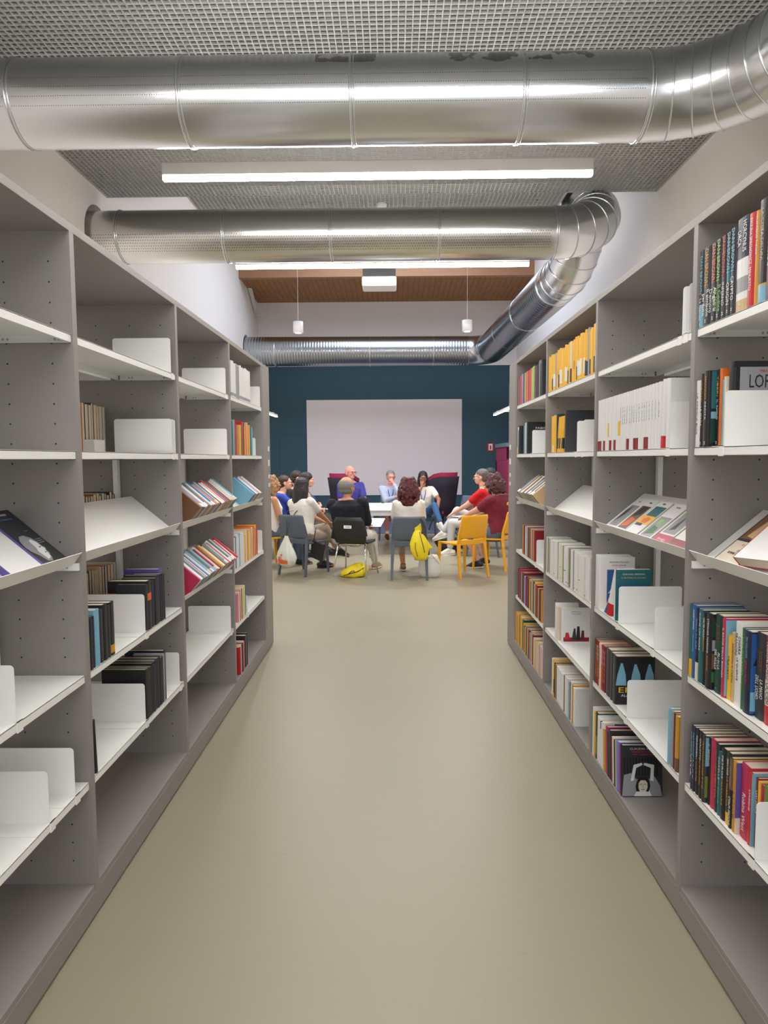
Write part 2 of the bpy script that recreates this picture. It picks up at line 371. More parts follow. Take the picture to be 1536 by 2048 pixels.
# duct 1, above the aisle, with an elbow turning back along the right wall
z = DZ
d1 = duct('wide metal duct crossing nearest overhead and bending back at the right wall', (0, DY1, z), [(XL-.15, DY1, z), (1.66, DY1, z)],
          [((x, DY1, z), (1, 0, 0)) for x in (-2.55, -1.41, -.27, .87)]+[((1.70, DY1, z), (1, 0, 0))], mt=DUCT1)
pe = arc((1.72, DY1-.75, z), (0, 1, 0), (1, 0, 0), .75, 0, PI/2, 7)
q = MB(); O = V((0, DY1, z)); q.tube([V((1.66, DY1, z))-O]+[p-O for p in pe]+[V((2.47, -1.2, z))-O], DR, 56, caps=False, smooth=True); e = q.obj('elbow', DUCT, d1)
b = MB()
for i in range(1, len(pe)-1):
    t = (pe[i+1]-pe[i-1]).normalized(); ring_band(b, pe[i]-O, t, DR+.002, .012, .006)
b.obj('elbow_seams', DUCT, e)
# duct 2
d2 = duct('perforated metal duct crossing behind the first ceiling lamp with an upward elbow', (0, DY2, z), [(XL-.15, DY2, z), (1.70, DY2, z)],
          [((x, DY2, z), (1, 0, 0)) for x in (-2.98, -1.83, -.67, .50)]+[((1.76, DY2, z), (1, 0, 0))], mt=DUCT2)
DD = V((0, .78, .62)).normalized()
pe = arc(V((1.78, DY2, z))+DD*.56, -DD, (1, 0, 0), .56, 0, PI/2, 6)
q = MB(); O = V((0, DY2, z)); q.tube([V((1.70, DY2, z))-O]+[p-O for p in pe]+[pe[-1]+DD*.22-O], DR, 56, caps=False); e = q.obj('elbow', DUCT, d2)
b = MB()
for i in range(1, len(pe)):
    t = (pe[min(i+1, len(pe)-1)]-pe[i-1]).normalized(); ring_band(b, pe[i]-O, t, DR+.002, .012, .006)
b.obj('elbow_seams', DUCT, e)
# duct 3: drops through the ceiling notch, runs along the right wall and turns left before the far wall
z3 = 3.84; XB = 2.17
pv = [V((XB+.14, 8.52, 6.1))]
ea = [p+V((.14*(1-i/6), 0, 0)) for i, p in enumerate(arc((XB, 9.07, z3+.55), (0, -1, 0), (0, 0, -1), .55, 0, PI/2, 6))]
root = empty('air_duct', (XB, 9, z3)); O = V((XB, 9, z3))
tag(root, 'corrugated metal duct running along the right wall then across the far wall', 'air duct', 'round metal ducts under the ceiling')
q = MB(); q.tube([p-O for p in pv[:1]+ea+[V((XB, 9.3, z3))]], DR, 56, caps=False); e = q.obj('elbow', DUCT, root)
b = MB()
for i in range(1, len(ea)):
    t = (ea[min(i+1, len(ea)-1)]-ea[i-1]).normalized(); ring_band(b, ea[i]-O, t, DR+.002, .012, .006)
b.obj('elbow_seams', DUCT, e)
def corrug(p0, p1, n, amp=.006, ra=DR, rb=DR):
    p0, p1 = V(p0), V(p1); pts = []; rad = []
    for i in range(n+1):
        f = i/n; pts.append(p0.lerp(p1, f)); rad.append(ra+(rb-ra)*f+(amp if i % 3 == 1 else 0))
    return pts, rad
z4 = 3.93; DF = .32
pts, rad = corrug((XB, 9.3, z3), (XB-.03, DY3-.5, z4), 156, .016, DR-.006, DF-.014)
q = MB(); q.tube([p-O for p in pts], rad, 48, caps=False, smooth=True); q.obj('corrugated_pipe', SPIRAL, root)
pe = arc((XB-.53, DY3-.5, z4), (1, 0, 0), (0, 1, 0), .5, 0, PI/2, 6)
q = MB(); q.tube([p-O for p in pe], DF, 48, caps=False); e = q.obj('elbow', DUCT, root)
pts, rad = corrug((XB-.5, DY3, z4), (XL-.15, DY3, z4+.02), 246, .006, DF, DF)
q = MB(); q.tube([p-O for p in pts], rad, 48, caps=False, smooth=True); q.obj('corrugated_pipe', SPIRAL, root)
b = MB()
for y in (9.3, 11.2, 13.0): f = (y-9.3)/(DY3-9.8); ring_band(b, V((XB-.03*f, y, z3+(z4-z3)*f))-O, (0, 1, 0), DR+.006+(DF-.01-DR)*f, .05, .005)
for x in (XB-.5, .9, -.5, -2.6): ring_band(b, V((x, DY3, z4))-O, (1, 0, 0), DF+.004, .03, .004)
b.obj('joint_ring', DUCT, root)
# duct hangers
for x, y in ((-1.41, DY1), (.87, DY1), (-1.0, DY2), (.3, DY2)):
    m = MB(); m.tube([(x, y, DZ+DR+.012), (x, y, ZC)], .0018, 6); m.tube([(x, y, DZ+DR+.012), (x+.012, y, DZ+DR+.04), (x, y, DZ+DR+.07)], .004, 6)
    tag(m.obj('hanger_wire', CABLE), 'thin wire holding the %s duct at its %s joint ring' % ('nearest' if y == DY1 else 'second', 'left' if x < 0 else 'right'), 'wire', 'hanger wires of the ducts')
# ------------------------------------------------------------------ lamps
LX0, LX1, LZ = -1.85, 1.61, 3.83
def linear_lamp(y, label):
    r = empty('linear_lamp', ((LX0+LX1)/2, y, LZ)); tag(r, label, 'ceiling lamp', 'long linear lamps'); hw = (LX1-LX0)/2
    q = MB(); q.box(-hw, hw, -.03, .03, .012, .105); q.obj('housing', LEDHOUSE, r, .003)
    q = MB(); q.box(-hw+.004, hw-.004, -.027, .027, -.024, .0115); q.obj('diffuser', LED, r)
    for x in (-hw*.72, hw*.72):
        c = MB(); c.tube([(x, 0, .105), (x, 0, ZC-LZ)], .0012, 5); c.obj('suspension_cable', CABLE, r)
    return r
linear_lamp(5.72, 'long suspended linear lamp between the first and second ducts')
linear_lamp(8.30, 'long suspended linear lamp just behind and below the second duct')
linear_lamp(3.14, 'long suspended linear lamp overhead in front of the nearest duct')
linear_lamp(.56, 'long suspended linear lamp above the near end of the aisle')
linear_lamp(-2.0, 'long suspended linear lamp behind the viewer near the window')
for x, lab in ((-1.42, 'left'), (1.12, 'right')):
    r = empty('pendant_lamp', (x, 10.5, 3.45)); tag(r, 'small white cylinder pendant lamp hanging on the %s above the seated group' % lab, 'pendant lamp', 'white cylinder pendants')
    q = MB(); q.tube([(0, 0, 0), (0, 0, .165)], .075, 32, smooth=True); q.obj('lamp_shade', LWHITE, r, 0)
    q = MB(); q.tube([(0, 0, -.002), (0, 0, .002)], .045, 24); q.obj('bulb', mat('bulb_warm', (1, .95, .88), emit=3), r)
    q = MB(); q.tube([(0, 0, .165), (0, 0, ZR-3.45)], .003, 6); q.obj('cable', LWHITE, r)
    ld = bpy.data.lights.new('pendant_light', 'AREA'); ld.shape = 'DISK'; ld.size = .09; ld.energy = 26; ld.color = (1, .93, .84); lo = bpy.data.objects.new('pendant_light', ld); COL.objects.link(lo); lo.location = (x, 10.5, 3.444)
for x, sx, lab in ((1.90, 1, 'right'), (-2.19, -1, 'left')):
    r = empty('linear_lamp', (x, 11.6, 2.36)); tag(r, 'short linear lamp along the %s wall near the teal wall' % lab, 'wall lamp', 'short linear lamps by the walls')
    q = MB(); q.box(-.02, .02, -1.4, 1.4, 0, .035); q.obj('housing', LEDHOUSE, r)
    q = MB(); q.box(-.018, .018, -1.395, 1.395, -.014, 0); q.obj('diffuser', mat('led_diffuser_small', (1, .97, .93), emit=9), r)
    for y in (-1.1, 1.1):
        c = MB(); c.box(.0, sx*abs((XR if sx > 0 else XL)-x), y-.012, y+.012, .035, .055); c.obj('wall_arm', LEDHOUSE, r)
# projector
r = empty('projector', (-.17, 9.3, 3.80)); tag(r, 'white ceiling projector hanging in front of the pine boards', 'projector')
q = MB(); q.box(-.225, .225, -.17, .17, 0, .125); q.obj('case', LWHITE, r, .02)
q = MB(); q.box(-.215, .215, -.165, .165, .124, .225); q.box(-.12, -.02, -.172, -.164, .15, .21); q.obj('vent_panel', mat('dark_plastic', (.04, .04, .045), .5), r)
q = MB(); q.box(-.228, -.224, -.12, -.02, .03, .11); q.obj('side_sticker', mat('yellow_sticker', s2l(240, 190, 40), .5), r)
q = MB(); q.tube([(0, 0, .12), (0, 0, ZR-3.8)], .02, 12); q.box(-.07, .07, -.06, .06, .125, .17); q.obj('mount', mat('mount_metal', (.25, .25, .26), .4, .7), r)
# projection area on the teal wall
m = MB(); m.box(-2.11, 1.68, YF-.02, YF-.004, .66, 2.99); tag(m.obj('projection_screen', mat('screen_white', s2l(230, 222, 224), .7), None), 'large blank white projection screen on the teal far wall', 'screen')
# smoke detector, metal wall bar, signs
m = MB(); m.tube([(-.12, 8.35, ZC-.05), (-.12, 8.35, ZC)], [.05, .06], 24); tag(m.obj('smoke_detector', LWHITE), 'round white smoke detector on the grid ceiling above the second duct', 'smoke detector')
m = MB(); m.box(XL+.02, XL+.10, 15.3, 16.45, -.03, .03, M=Matrix.Translation((0, 0, 5.3)) @ Matrix.Translation((0, 15.9, 0)) @ Matrix.Rotation(math.radians(-30), 4, 'X') @ Matrix.Translation((0, -15.9, 0)))
m.tube([(XL+.06, 16.35, 5.02), (XL+.06, 16.42, 4.86), (XL+.12, 16.35, 4.90)], .02, 8)
tag(m.obj('window_opener', LEDHOUSE), 'slanted grey metal window opener high on the left wall by the boards', 'window opener')
RUG = mat('rug_blue_grey', s2l(92, 100, 124), .95, fn=noisy(90, .3, .3))
m = MB(); m.box(-1.9, 2.0, 14.2, 16.7, .001, .012); tag(m.obj('rug', RUG, None, .003), 'blue-grey speckled rug under the armchairs before the teal wall', 'rug')
# reading booth and wall shelf on the right
MAG = mat('magenta_felt', s2l(140, 28, 76), .85, fn=noisy(120, .12)); BLG = mat('blue_grey_board', s2l(92, 112, 128), .6)
r = empty('reading_booth', (2.22, 13.4, 0)); tag(r, 'tall magenta reading booth with a blue-grey top by the right wall', 'booth')
q = MB(); q.box(0, .12, 0, .10, 0, 1.77); q.box(.68, .77, 0, .1, 0, 1.77); q.box(0, .77, .10, 1.5, 1.5, 1.77); q.box(0, .77, 0, .1, 1.52, 1.77); q.box(0, .08, .1, 1.5, 0, 1.5); q.box(.0, .77, 1.4, 1.5, 0, 1.5); q.obj('booth_shell', MAG, r, .008)
q = MB(); q.box(-.02, .77, -.02, 1.52, 1.771, 1.85); q.obj('booth_top', BLG, r, .003)
q = MB(); q.box(.09, .77, .2, .8, .3, .45); q.obj('bench', MAG, r, .01)
r = empty('wall_shelf', (2.61, 14.2, 1.9)); tag(r, 'blue-grey wall shelf unit above the magenta booth', 'shelf')
q = MB(); q.box(0, .38, 0, .03, 0, 1.3); q.box(0, .38, 1.4, 1.43, 0, 1.3); q.box(.34, .38, 0, 1.4, 0, 1.3); q.obj('side_panels', BLG, r)
for zz in (.0, .42, .84): q = MB(); q.box(0, .34, .03, 1.4, zz, zz+.03); q.obj('shelf_board', mat('light_oak', s2l(214, 196, 170), .5), r)
m = MB(); m.box(2.30, 2.46, YF-.01, YF, 1.72, 1.92, 0); m.box(2.335, 2.43, YF-.012, YF-.01, 1.745, 1.90, 1); m.box(2.365, 2.40, YF-.013, YF-.012, 1.76, 1.86, 0)
tag(m.obj('fire_sign', [mat('sign_red', s2l(190, 24, 34), .4), LWHITE]), 'small red and white fire sign on the teal wall beside the booth', 'sign')
# ------------------------------------------------------------------ books and bookends
PAL = {k: s2l(*v) for k, v in dict(
    white=(228, 228, 228), cream=(222, 212, 190), black=(28, 28, 32), charcoal=(48, 50, 56), navy=(30, 38, 66), blue=(44, 92, 158), teal=(32, 104, 112),
    green=(46, 112, 66), olive=(110, 130, 50), yellow=(240, 184, 40), ochre=(206, 150, 40), orange=(226, 112, 36), red=(196, 36, 40), darkred=(140, 24, 34),
    crimson=(190, 44, 84), magenta=(180, 22, 112), purple=(96, 84, 160), violet=(110, 120, 205), brown=(120, 82, 54), beige=(206, 176, 128), grey=(150, 152, 156),
    skyblue=(120, 178, 204), lightgreen=(146, 196, 96), pink=(214, 140, 160), bottlegreen=(24, 66, 58), maroon=(98, 28, 44)).items()}
CN = dict(darkred='dark red', lightgreen='light green', bottlegreen='bottle green', skyblue='sky blue')
def cmat(c): return mat('cover_'+c, PAL[c], .42)
PAGES = mat('book_pages', s2l(226, 214, 194), .85, fn=noisy(1, .07, det=1, stretch=(3, 900, 3)))
PAGEW = mat('book_pages_white', s2l(236, 232, 224), .85)
def ordw(n):
    w = ['', 'first', 'second', 'third', 'fourth', 'fifth', 'sixth', 'seventh', 'eighth', 'ninth', 'tenth', 'eleventh', 'twelfth', 'thirteenth', 'fourteenth', 'fifteenth', 'sixteenth', 'seventeenth', 'eighteenth', 'nineteenth']
    if n < 20: return w[n]
    t = {2: 'twenty', 3: 'thirty', 4: 'forty', 5: 'fifty'}[n//10]
    return (t[:-1]+'ieth') if n % 10 == 0 else t+'-'+w[n % 10]
BAYN = ['nearest', 'second', 'third', 'farthest']
SHN = ['top shelf', 'second shelf', 'slanted shelf', 'fourth shelf', 'fifth shelf', 'bottom board']
FONTC = {}
def text_mesh(body, size, mt, name, parent, M, width=None, align='CENTER', shear=0.):
    cu = bpy.data.curves.new(name, 'FONT'); cu.body = body; cu.size = size; cu.align_x = align; cu.align_y = 'CENTER'; cu.extrude = .0002; cu.shear = shear; cu.resolution_u = 2
    t = bpy.data.objects.new('tmp', cu); COL.objects.link(t)
    dg = bpy.context.evaluated_depsgraph_get(); dg.update()
    me = bpy.data.meshes.new_from_object(t.evaluated_get(dg)); bpy.data.objects.remove(t, do_unlink=True); bpy.data.curves.remove(cu)
    if width and len(me.vertices):
        xs = [v.co.x for v in me.vertices]; wd_ = max(xs)-min(xs)
        if wd_ > 1e-6: me.transform(Matrix.Diagonal((width/wd_, 1, 1, 1)))
    me.transform(M); me.name = name; me.materials.clear(); me.materials.append(mt)
    o = bpy.data.objects.new(name, me); COL.objects.link(o); o.parent = parent; return o
def spine_M(x, y, z):      # text running down the spine, facing -x
    return Matrix(((0, 0, -1, x), (0, -1, 0, y), (-1, 0, 0, z), (0, 0, 0, 1)))
def front_M(x, y, z):      # upright text on the face looking -y
    return Matrix(((1, 0, 0, x), (0, 0, -1, y), (0, 1, 0, z), (0, 0, 0, 1)))
def make_book(t, h, d, col, bands=(), page=None, rnd=.0, cover='black', fore=False):
    """local: x into the shelf from the spine at 0, y thickness, z up.  bands = (z0, z1, colour) over the spine"""
    root = empty('book'); cols = [col]+[b[2] for b in bands]+([cover] if cover in PAL and cover != 'black' else [])
    mats = [cmat(c) for c in cols]
    zs = sorted({0., h}|{min(h, b[0]*h) for b in bands}|{min(h, b[1]*h) for b in bands})
    r = min(t*.28, .006)+rnd*t; c = .0012 if t > .018 else .0007
    def prof():
        n = 6; o = []
        for i in range(n+1):
            a = PI*i/n; o.append((r*(1-math.sin(a)), t/2-math.cos(a)*t/2))
        return o
    sp = prof(); q = MB()
    outer = [(d, 0)]+[(x, y) for x, y in sp]+[(d, t)]
    inner = [(d, t-c)]+[(r+c, t-c), (r+c, c)]+[(d, c)]
    poly = outer+inner
    for a, b in zip(zs, zs[1:]):
        mi = 0
        for k, bd in enumerate(bands):
            if bd[0]*h <= (a+b)/2 <= bd[1]*h: mi = k+1
        n = len(poly)
        for i in range(n-1):
            p, s_ = poly[i], poly[i+1]
            q.poly([(p[0], p[1], a), (p[0], p[1], b), (s_[0], s_[1], b), (s_[0], s_[1], a)], mi)
        q.poly([(poly[-1][0], poly[-1][1], a), (poly[-1][0], poly[-1][1], b), (poly[0][0], poly[0][1], b), (poly[0][0], poly[0][1], a)], mi)
    # rims of the cover at top and foot
    for z, up in ((0, False), (h, True)):
        k = len(sp)
        strips = [[(d, 0), (r, 0), (r+c, c), (d, c)], [(r, t), (d, t), (d, t-c), (r+c, t-c)], [(x, y) for x, y in sp]+[(r+c, t-c), (r+c, c)]]
        for s3 in strips:
            pts = [(x, y, z) for x, y in s3]
            q.poly(pts if up else pts[::-1], 0)
    q.obj('cover', mats, root)
    pg = MB(); pg.box(r+c*.5, d-.003, c, t-c, .002, h-.002); pg.obj('page_block', page or PAGES, root)
    return root
def place(root, side, y, z, inset=.01, lean=0., off=0.):
    """put a local book so its far/near faces run along the shelf; lean tilts the top toward +y (rad)"""
    if lean > 0: z += off*math.sin(lean)
    if side == 'R': root.matrix_world = Matrix.Translation((AR+inset, y, z)) @ Matrix.Rotation(-lean, 4, 'X')
    else:
        if lean < 0: z += off*math.sin(-lean)
        elif lean > 0: z -= off*math.sin(lean)
        root.matrix_world = Matrix.Translation((-AL-inset, y, z)) @ Matrix.Rotation(PI, 4, 'Z') @ Matrix.Rotation(lean, 4, 'X')
def run(side, bay, sh, ystart, specs, grp, zoff=0., yend=None):
    """specs from the far end toward the camera: (thickness mm, height mm, colour, {options})"""
    y = ystart; z = (ZS+[ZB])[sh]+.0006+zoff; out = []
    k = 1.; base = .005
    if yend is not None:
        gp = sum(sp[3].get('gap', 0) for sp in specs if len(sp) > 3); k = (ystart-yend-gp-.0004*len(specs))/sum(sp[0]/1000 for sp in specs)
    for i, sp in enumerate(specs):
        t, h, c = sp[0]*k/1000, sp[1]/1000, sp[2]; o = sp[3] if len(sp) > 3 else {}
        lean = o.get('lean', 0.); d = o.get('d', min(.16, h*.64))
        b = make_book(t, h, d, c, o.get('bands', ()), o.get('page'), cover=o.get('cover', 'black'))
        fp = t*math.cos(lean)
        base = o.get('base', base); ins = o.get('ins', base+random.random()*.003)
        if side == 'R':
            y -= fp+.0004+max(0, o.get('gap', 0)); place(b, side, y, z, ins, lean, t)
        else:
            yy = y-max(0, o.get('gap', 0)); place(b, side, yy, z, ins, lean, t); y = yy-fp-.0004
        if 'spine' in o:
            for (txt, pos, size, colr, wdt) in o['spine']:
                text_mesh(txt, size/1000, mat('ink_'+colr, PAL[colr], .5), 'spine_title', b, spine_M(-.0006, t/2, pos*h), wdt/1000 if wdt else None)
        if 'front' in o:      # art on the cover that looks at the camera: rects and text in fractions of the cover
            front_art(b, o['front'], d, h, 0 if side == 'R' else t, side)
        cn = CN.get(c, c)
        lab = o.get('label') or '%s %s, %s from far end on %s %s bay' % (('thin ' if t < .014 else 'thick ' if t > .032 else '')+cn, 'book', ordw(i+1), {0: 'top', 1: 'second', 2: 'slanted', 3: 'fourth', 4: 'fifth', 5: 'bottom'}[sh]+' shelf,', ('right' if side == 'R' else 'left')+' '+BAYN[bay])
        tag(b, lab, 'book', grp); out.append(b)
    return y
def front_art(b, items, d, h, yy, side):
    n = 0
    for it in items:
        if it[0] == 'r':
            _, x0, x1, z0, z1, c = it; n += 1; q = MB(); e = .0003+.0001*n
            if side == 'R': q.box(x0*d, x1*d, -e, 0, z0*h, z1*h)
            else: q.box(d-x0*d, d-x1*d, yy, yy+e, z0*h, z1*h)
            q.obj('cover_print', cmat(c), b)
        elif it[0] == 'p':        # polygon
            _, pts, c = it; n += 1; e = .0003+.0001*n; q = MB()
            if side == 'R': q.prism([(x*d, z*h) for x, z in pts], -e, 0)
            else: q.prism([(d-x*d, z*h) for x, z in pts], yy, yy+e)
            q.obj('cover_print', cmat(c), b)
        elif it[0] == 't':
            _, txt, x, z, size, c, wdt = it; n += 1; e = .0005+.0001*n
            if side == 'R': M = front_M(x*d, -e, z*h)
            else: M = Matrix(((-1, 0, 0, d-x*d), (0, 0, 1, yy+e), (0, 1, 0, z*h), (0, 0, 0, 1)))
            text_mesh(txt, size/1000, mat('ink_'+c, PAL[c], .5), 'cover_title', b, M, wdt/1000 if wdt else None)
def bookend(side, y, sh, label, back=False, z=None, hgt=.16):
    s_ = 1 if side == 'R' else -1; X0 = AR if side == 'R' else -AL
    z = (ZS+[ZB])[sh] if z is None else z
    r = empty('bookend', (X0+s_*(.006 if not back else DEP-.28), y, z+.0004)); tag(r, label, 'bookend', 'white steel bookends')
    q = MB(); R = .012; L = .268; prof = []
    for cx, cz, a0 in ((R, hgt-R, PI), (L-R, hgt-R, PI/2)):
        for i in range(5): a = a0-PI/2*i/4; prof.append((s_*(cx+R*math.cos(a)), cz+R*math.sin(a)))
    prof = [(0, 0)]+prof+[(s_*L, 0)]
    q.prism(prof, -.0008, .0008); q.obj('plate', WHITEP, r)
    q = MB(); q.box(0, s_*L, 0, s_*.075, 0, .0010); q.obj('base', WHITEP, r)
    if not back: q = MB(); q.box(-s_*.003, 0, -.001, .028, -.029, .002); q.box(-s_*.003, s_*.008, -.001, .028, 0, .002); q.obj('front_clip', WHITEP, r)
    return r
W = lambda n, t, h, c='white', **o: [(t+random.uniform(-2, 2), h+random.uniform(-2, 2), c, dict(o)) for _ in range(n)]
def rnd_run(cols, total, tmin, tmax, hmin, hmax, seed, **o):
    R = random.Random(seed); out = []; s_ = 0; i = 0
    while s_ < total:
        t = R.uniform(tmin, tmax); c = cols[i % len(cols)] if isinstance(cols, tuple) else R.choice(cols)
        out.append((t, R.uniform(hmin, hmax), c, dict(o))); s_ += t+.4; i += 1
    return out
# ---- right side, nearest bay
yf = bay_y(1)[0]-TH   # far wall of bay 0 on the camera side of upright 1
yfar = [bay_y(k)[1]-.001 for k in range(4)]
def thr(t, sub, cc, sc='white'): return dict(spine=[(t, .72, 26, cc, 108), (sub, .25, 24, sc, 82)])
run('R', 0, 0, yfar[0], [
    (28, 236, 'charcoal', dict(bands=[(0, .30, 'skyblue')], spine=[('DAN BROWN', .68, 24, 'skyblue', 115), ('La Genesi', .24, 22, 'white', 66), ('M', .04, 12, 'white', None)], label='dark thriller with pale blue foot, first from far end, right top shelf')),
    (46, 236, 'charcoal', dict(spine=[('DAN BROWN', .74, 32, 'ochre', 108), ('Il simbolo\nperduto', .28, 26, 'white', 80), ('M', .06, 14, 'white', None)], label='dark thriller with ochre spine lettering on the right top shelf')),
    (40, 236, 'black', dict(spine=[('DAN BROWN', .74, 30, 'orange', 112), ('Angeli e\nDemoni', .29, 26, 'white', 70), ('M', .06, 14, 'white', None)], label='dark thriller with bright orange spine lettering on the right top shelf')),
    (28, 236, 'charcoal', dict(spine=[('DAN BROWN', .74, 26, 'lightgreen', 118), ('Il Codice\nda Vinci', .27, 22, 'lightgreen', 76), ('M', .06, 14, 'white', None)], label='dark thriller with lime green spine lettering on the right top shelf')),
    (30, 236, 'charcoal', dict(spine=[('DAN BROWN', .76, 26, 'red', 112), ('INFERNO', .30, 20, 'white', 66), ('M', .06, 14, 'white', None)], label='dark thriller with red spine lettering on the right top shelf')),
    (29, 236, 'charcoal', dict(bands=[(.40, .60, 'teal')], spine=[('DAN BROWN', .76, 24, 'skyblue', 112), ('ORIGIN', .27, 22, 'white', 62), ('M', .06, 12, 'white', None)], label='dark thriller with a teal glow mid-spine on the right top shelf')),
    (25, 236, 'charcoal', dict(spine=[('DAN BROWN', .76, 24, 'skyblue', 118), ('CRYPTO', .31, 22, 'white', 66), ('M', .06, 12, 'white', None)], label='narrow dark thriller beside the wave-spined book, right top shelf')),
    (68, 252, 'navy', dict(d=.165, bands=[(0, .12, 'beige'), (.12, .20, 'white'), (.20, .36, 'grey'), (.36, .56, 'white')], spine=[('HORCYNUS\nORCA', .79, 28, 'white', 82), ('R', .06, 12, 'white', None)], label='very thick navy and white wave-patterned book on the right top shelf')),
    (34, 246, 'red', dict(spine=[('PAULINA SPIECHOWICZ', .70, 17, 'white', 120), ('MINUETTO', .30, 16, 'white', 60)], label='bright red book beside the thick wave-spined book, right top shelf')),
    (18, 243, 'ochre', dict(spine=[('FRANCESCO TARONI', .74, 12, 'white', 96)], label='slim ochre book after the bright red one, right top shelf')),
    (40, 262, 'black', dict(bands=[(0, .16, 'skyblue'), (.16, .18, 'ochre')], spine=[('LA CITTA DEI VIVI', .66, 16, 'beige', 130)], label='tall black book with cyan foot on the right top shelf')),
    (34, 250, 'maroon', dict(spine=[('NOTTE A CARACAS', .60, 22, 'white', 130)], label='dark maroon book at the edge of view on the right top shelf')),
    (30, 244, 'navy', dict(label='navy book after the maroon one on the right top shelf')),
    (26, 240, 'cream', dict(label='cream book after the navy one on the right top shelf')),
    ], 'books on the nearest right top shelf')
run('R', 0, 1, yfar[0], [
    (34, 208, 'white', dict(spine=[('LA PAROLA BUIA', .50, 10, 'charcoal', 130)], label='white slim-titled book at far end of right second shelf, nearest bay')),
    (22, 226, 'black', dict(spine=[('JORDAN', .75, 12, 'ochre', 60), ('LA SPADA', .42, 12, 'white', 60), ('M', .05, 12, 'white', None)], label='black book beside the white one on right second shelf, nearest bay')),
    (15, 228, 'brown', dict(label='rust brown spine between black books, right second shelf, nearest bay')),
    (30, 230, 'black', dict(ins=.001, spine=[('SARAMAGO', .78, 13, 'ochre', 70), ('CECITA', .48, 13, 'white', 56), ('M', .05, 14, 'white', None)],
        front=[('r', .08, 1, .50, .99, 'teal'), ('r', .08, 1, .05, .42, 'bottlegreen'), ('r', .08, 1, .37, .46, 'skyblue'), ('p', [(.7, .24), (.86, .24), (.84, .40), (.78, .44), (.72, .40)], 'black'), ('t', 'PIETRO', .60, .90, 22, 'yellow', 86), ('t', 'SERRA', .66, .83, 20, 'white', 50)], label='black book whose teal seascape cover shows, right second shelf, nearest bay')),
    (22, 232, 'black', dict(base=.024, spine=[('TIBERI', .78, 12, 'yellow', 60), ('IL NIDO', .48, 12, 'white', 60), ('M', .05, 12, 'white', None)], label='black yellow-titled book after the seascape cover, right second shelf')),
    (14, 232, 'orange', dict(label='orange-spined book before the bookend on the nearest right second shelf')),
    (20, 198, 'skyblue', dict(label='short pale blue book before the large bookend, right second shelf')),
    (10, 205, 'cream', dict(label='cream sliver before the large horror title, right second shelf')),
    (40, 244, 'black', dict(d=.17, base=.028, front=[('r', .10, .98, .10, .93, 'grey'), ('t', 'MAXIME CHATTAM', .70, .88, 11, 'red', 90), ('t', 'LORO', .52, .755, 54, 'black', 90), ('r', .0, 1, .93, 1.0, 'black')], label='large black and grey book reading LOR behind the nearest right bookend')),
    ], 'books on the nearest right second shelf', yend=2.020)
bookend('R', 2.017, 1, 'white bookend in front of the LOR cover, nearest right bay')
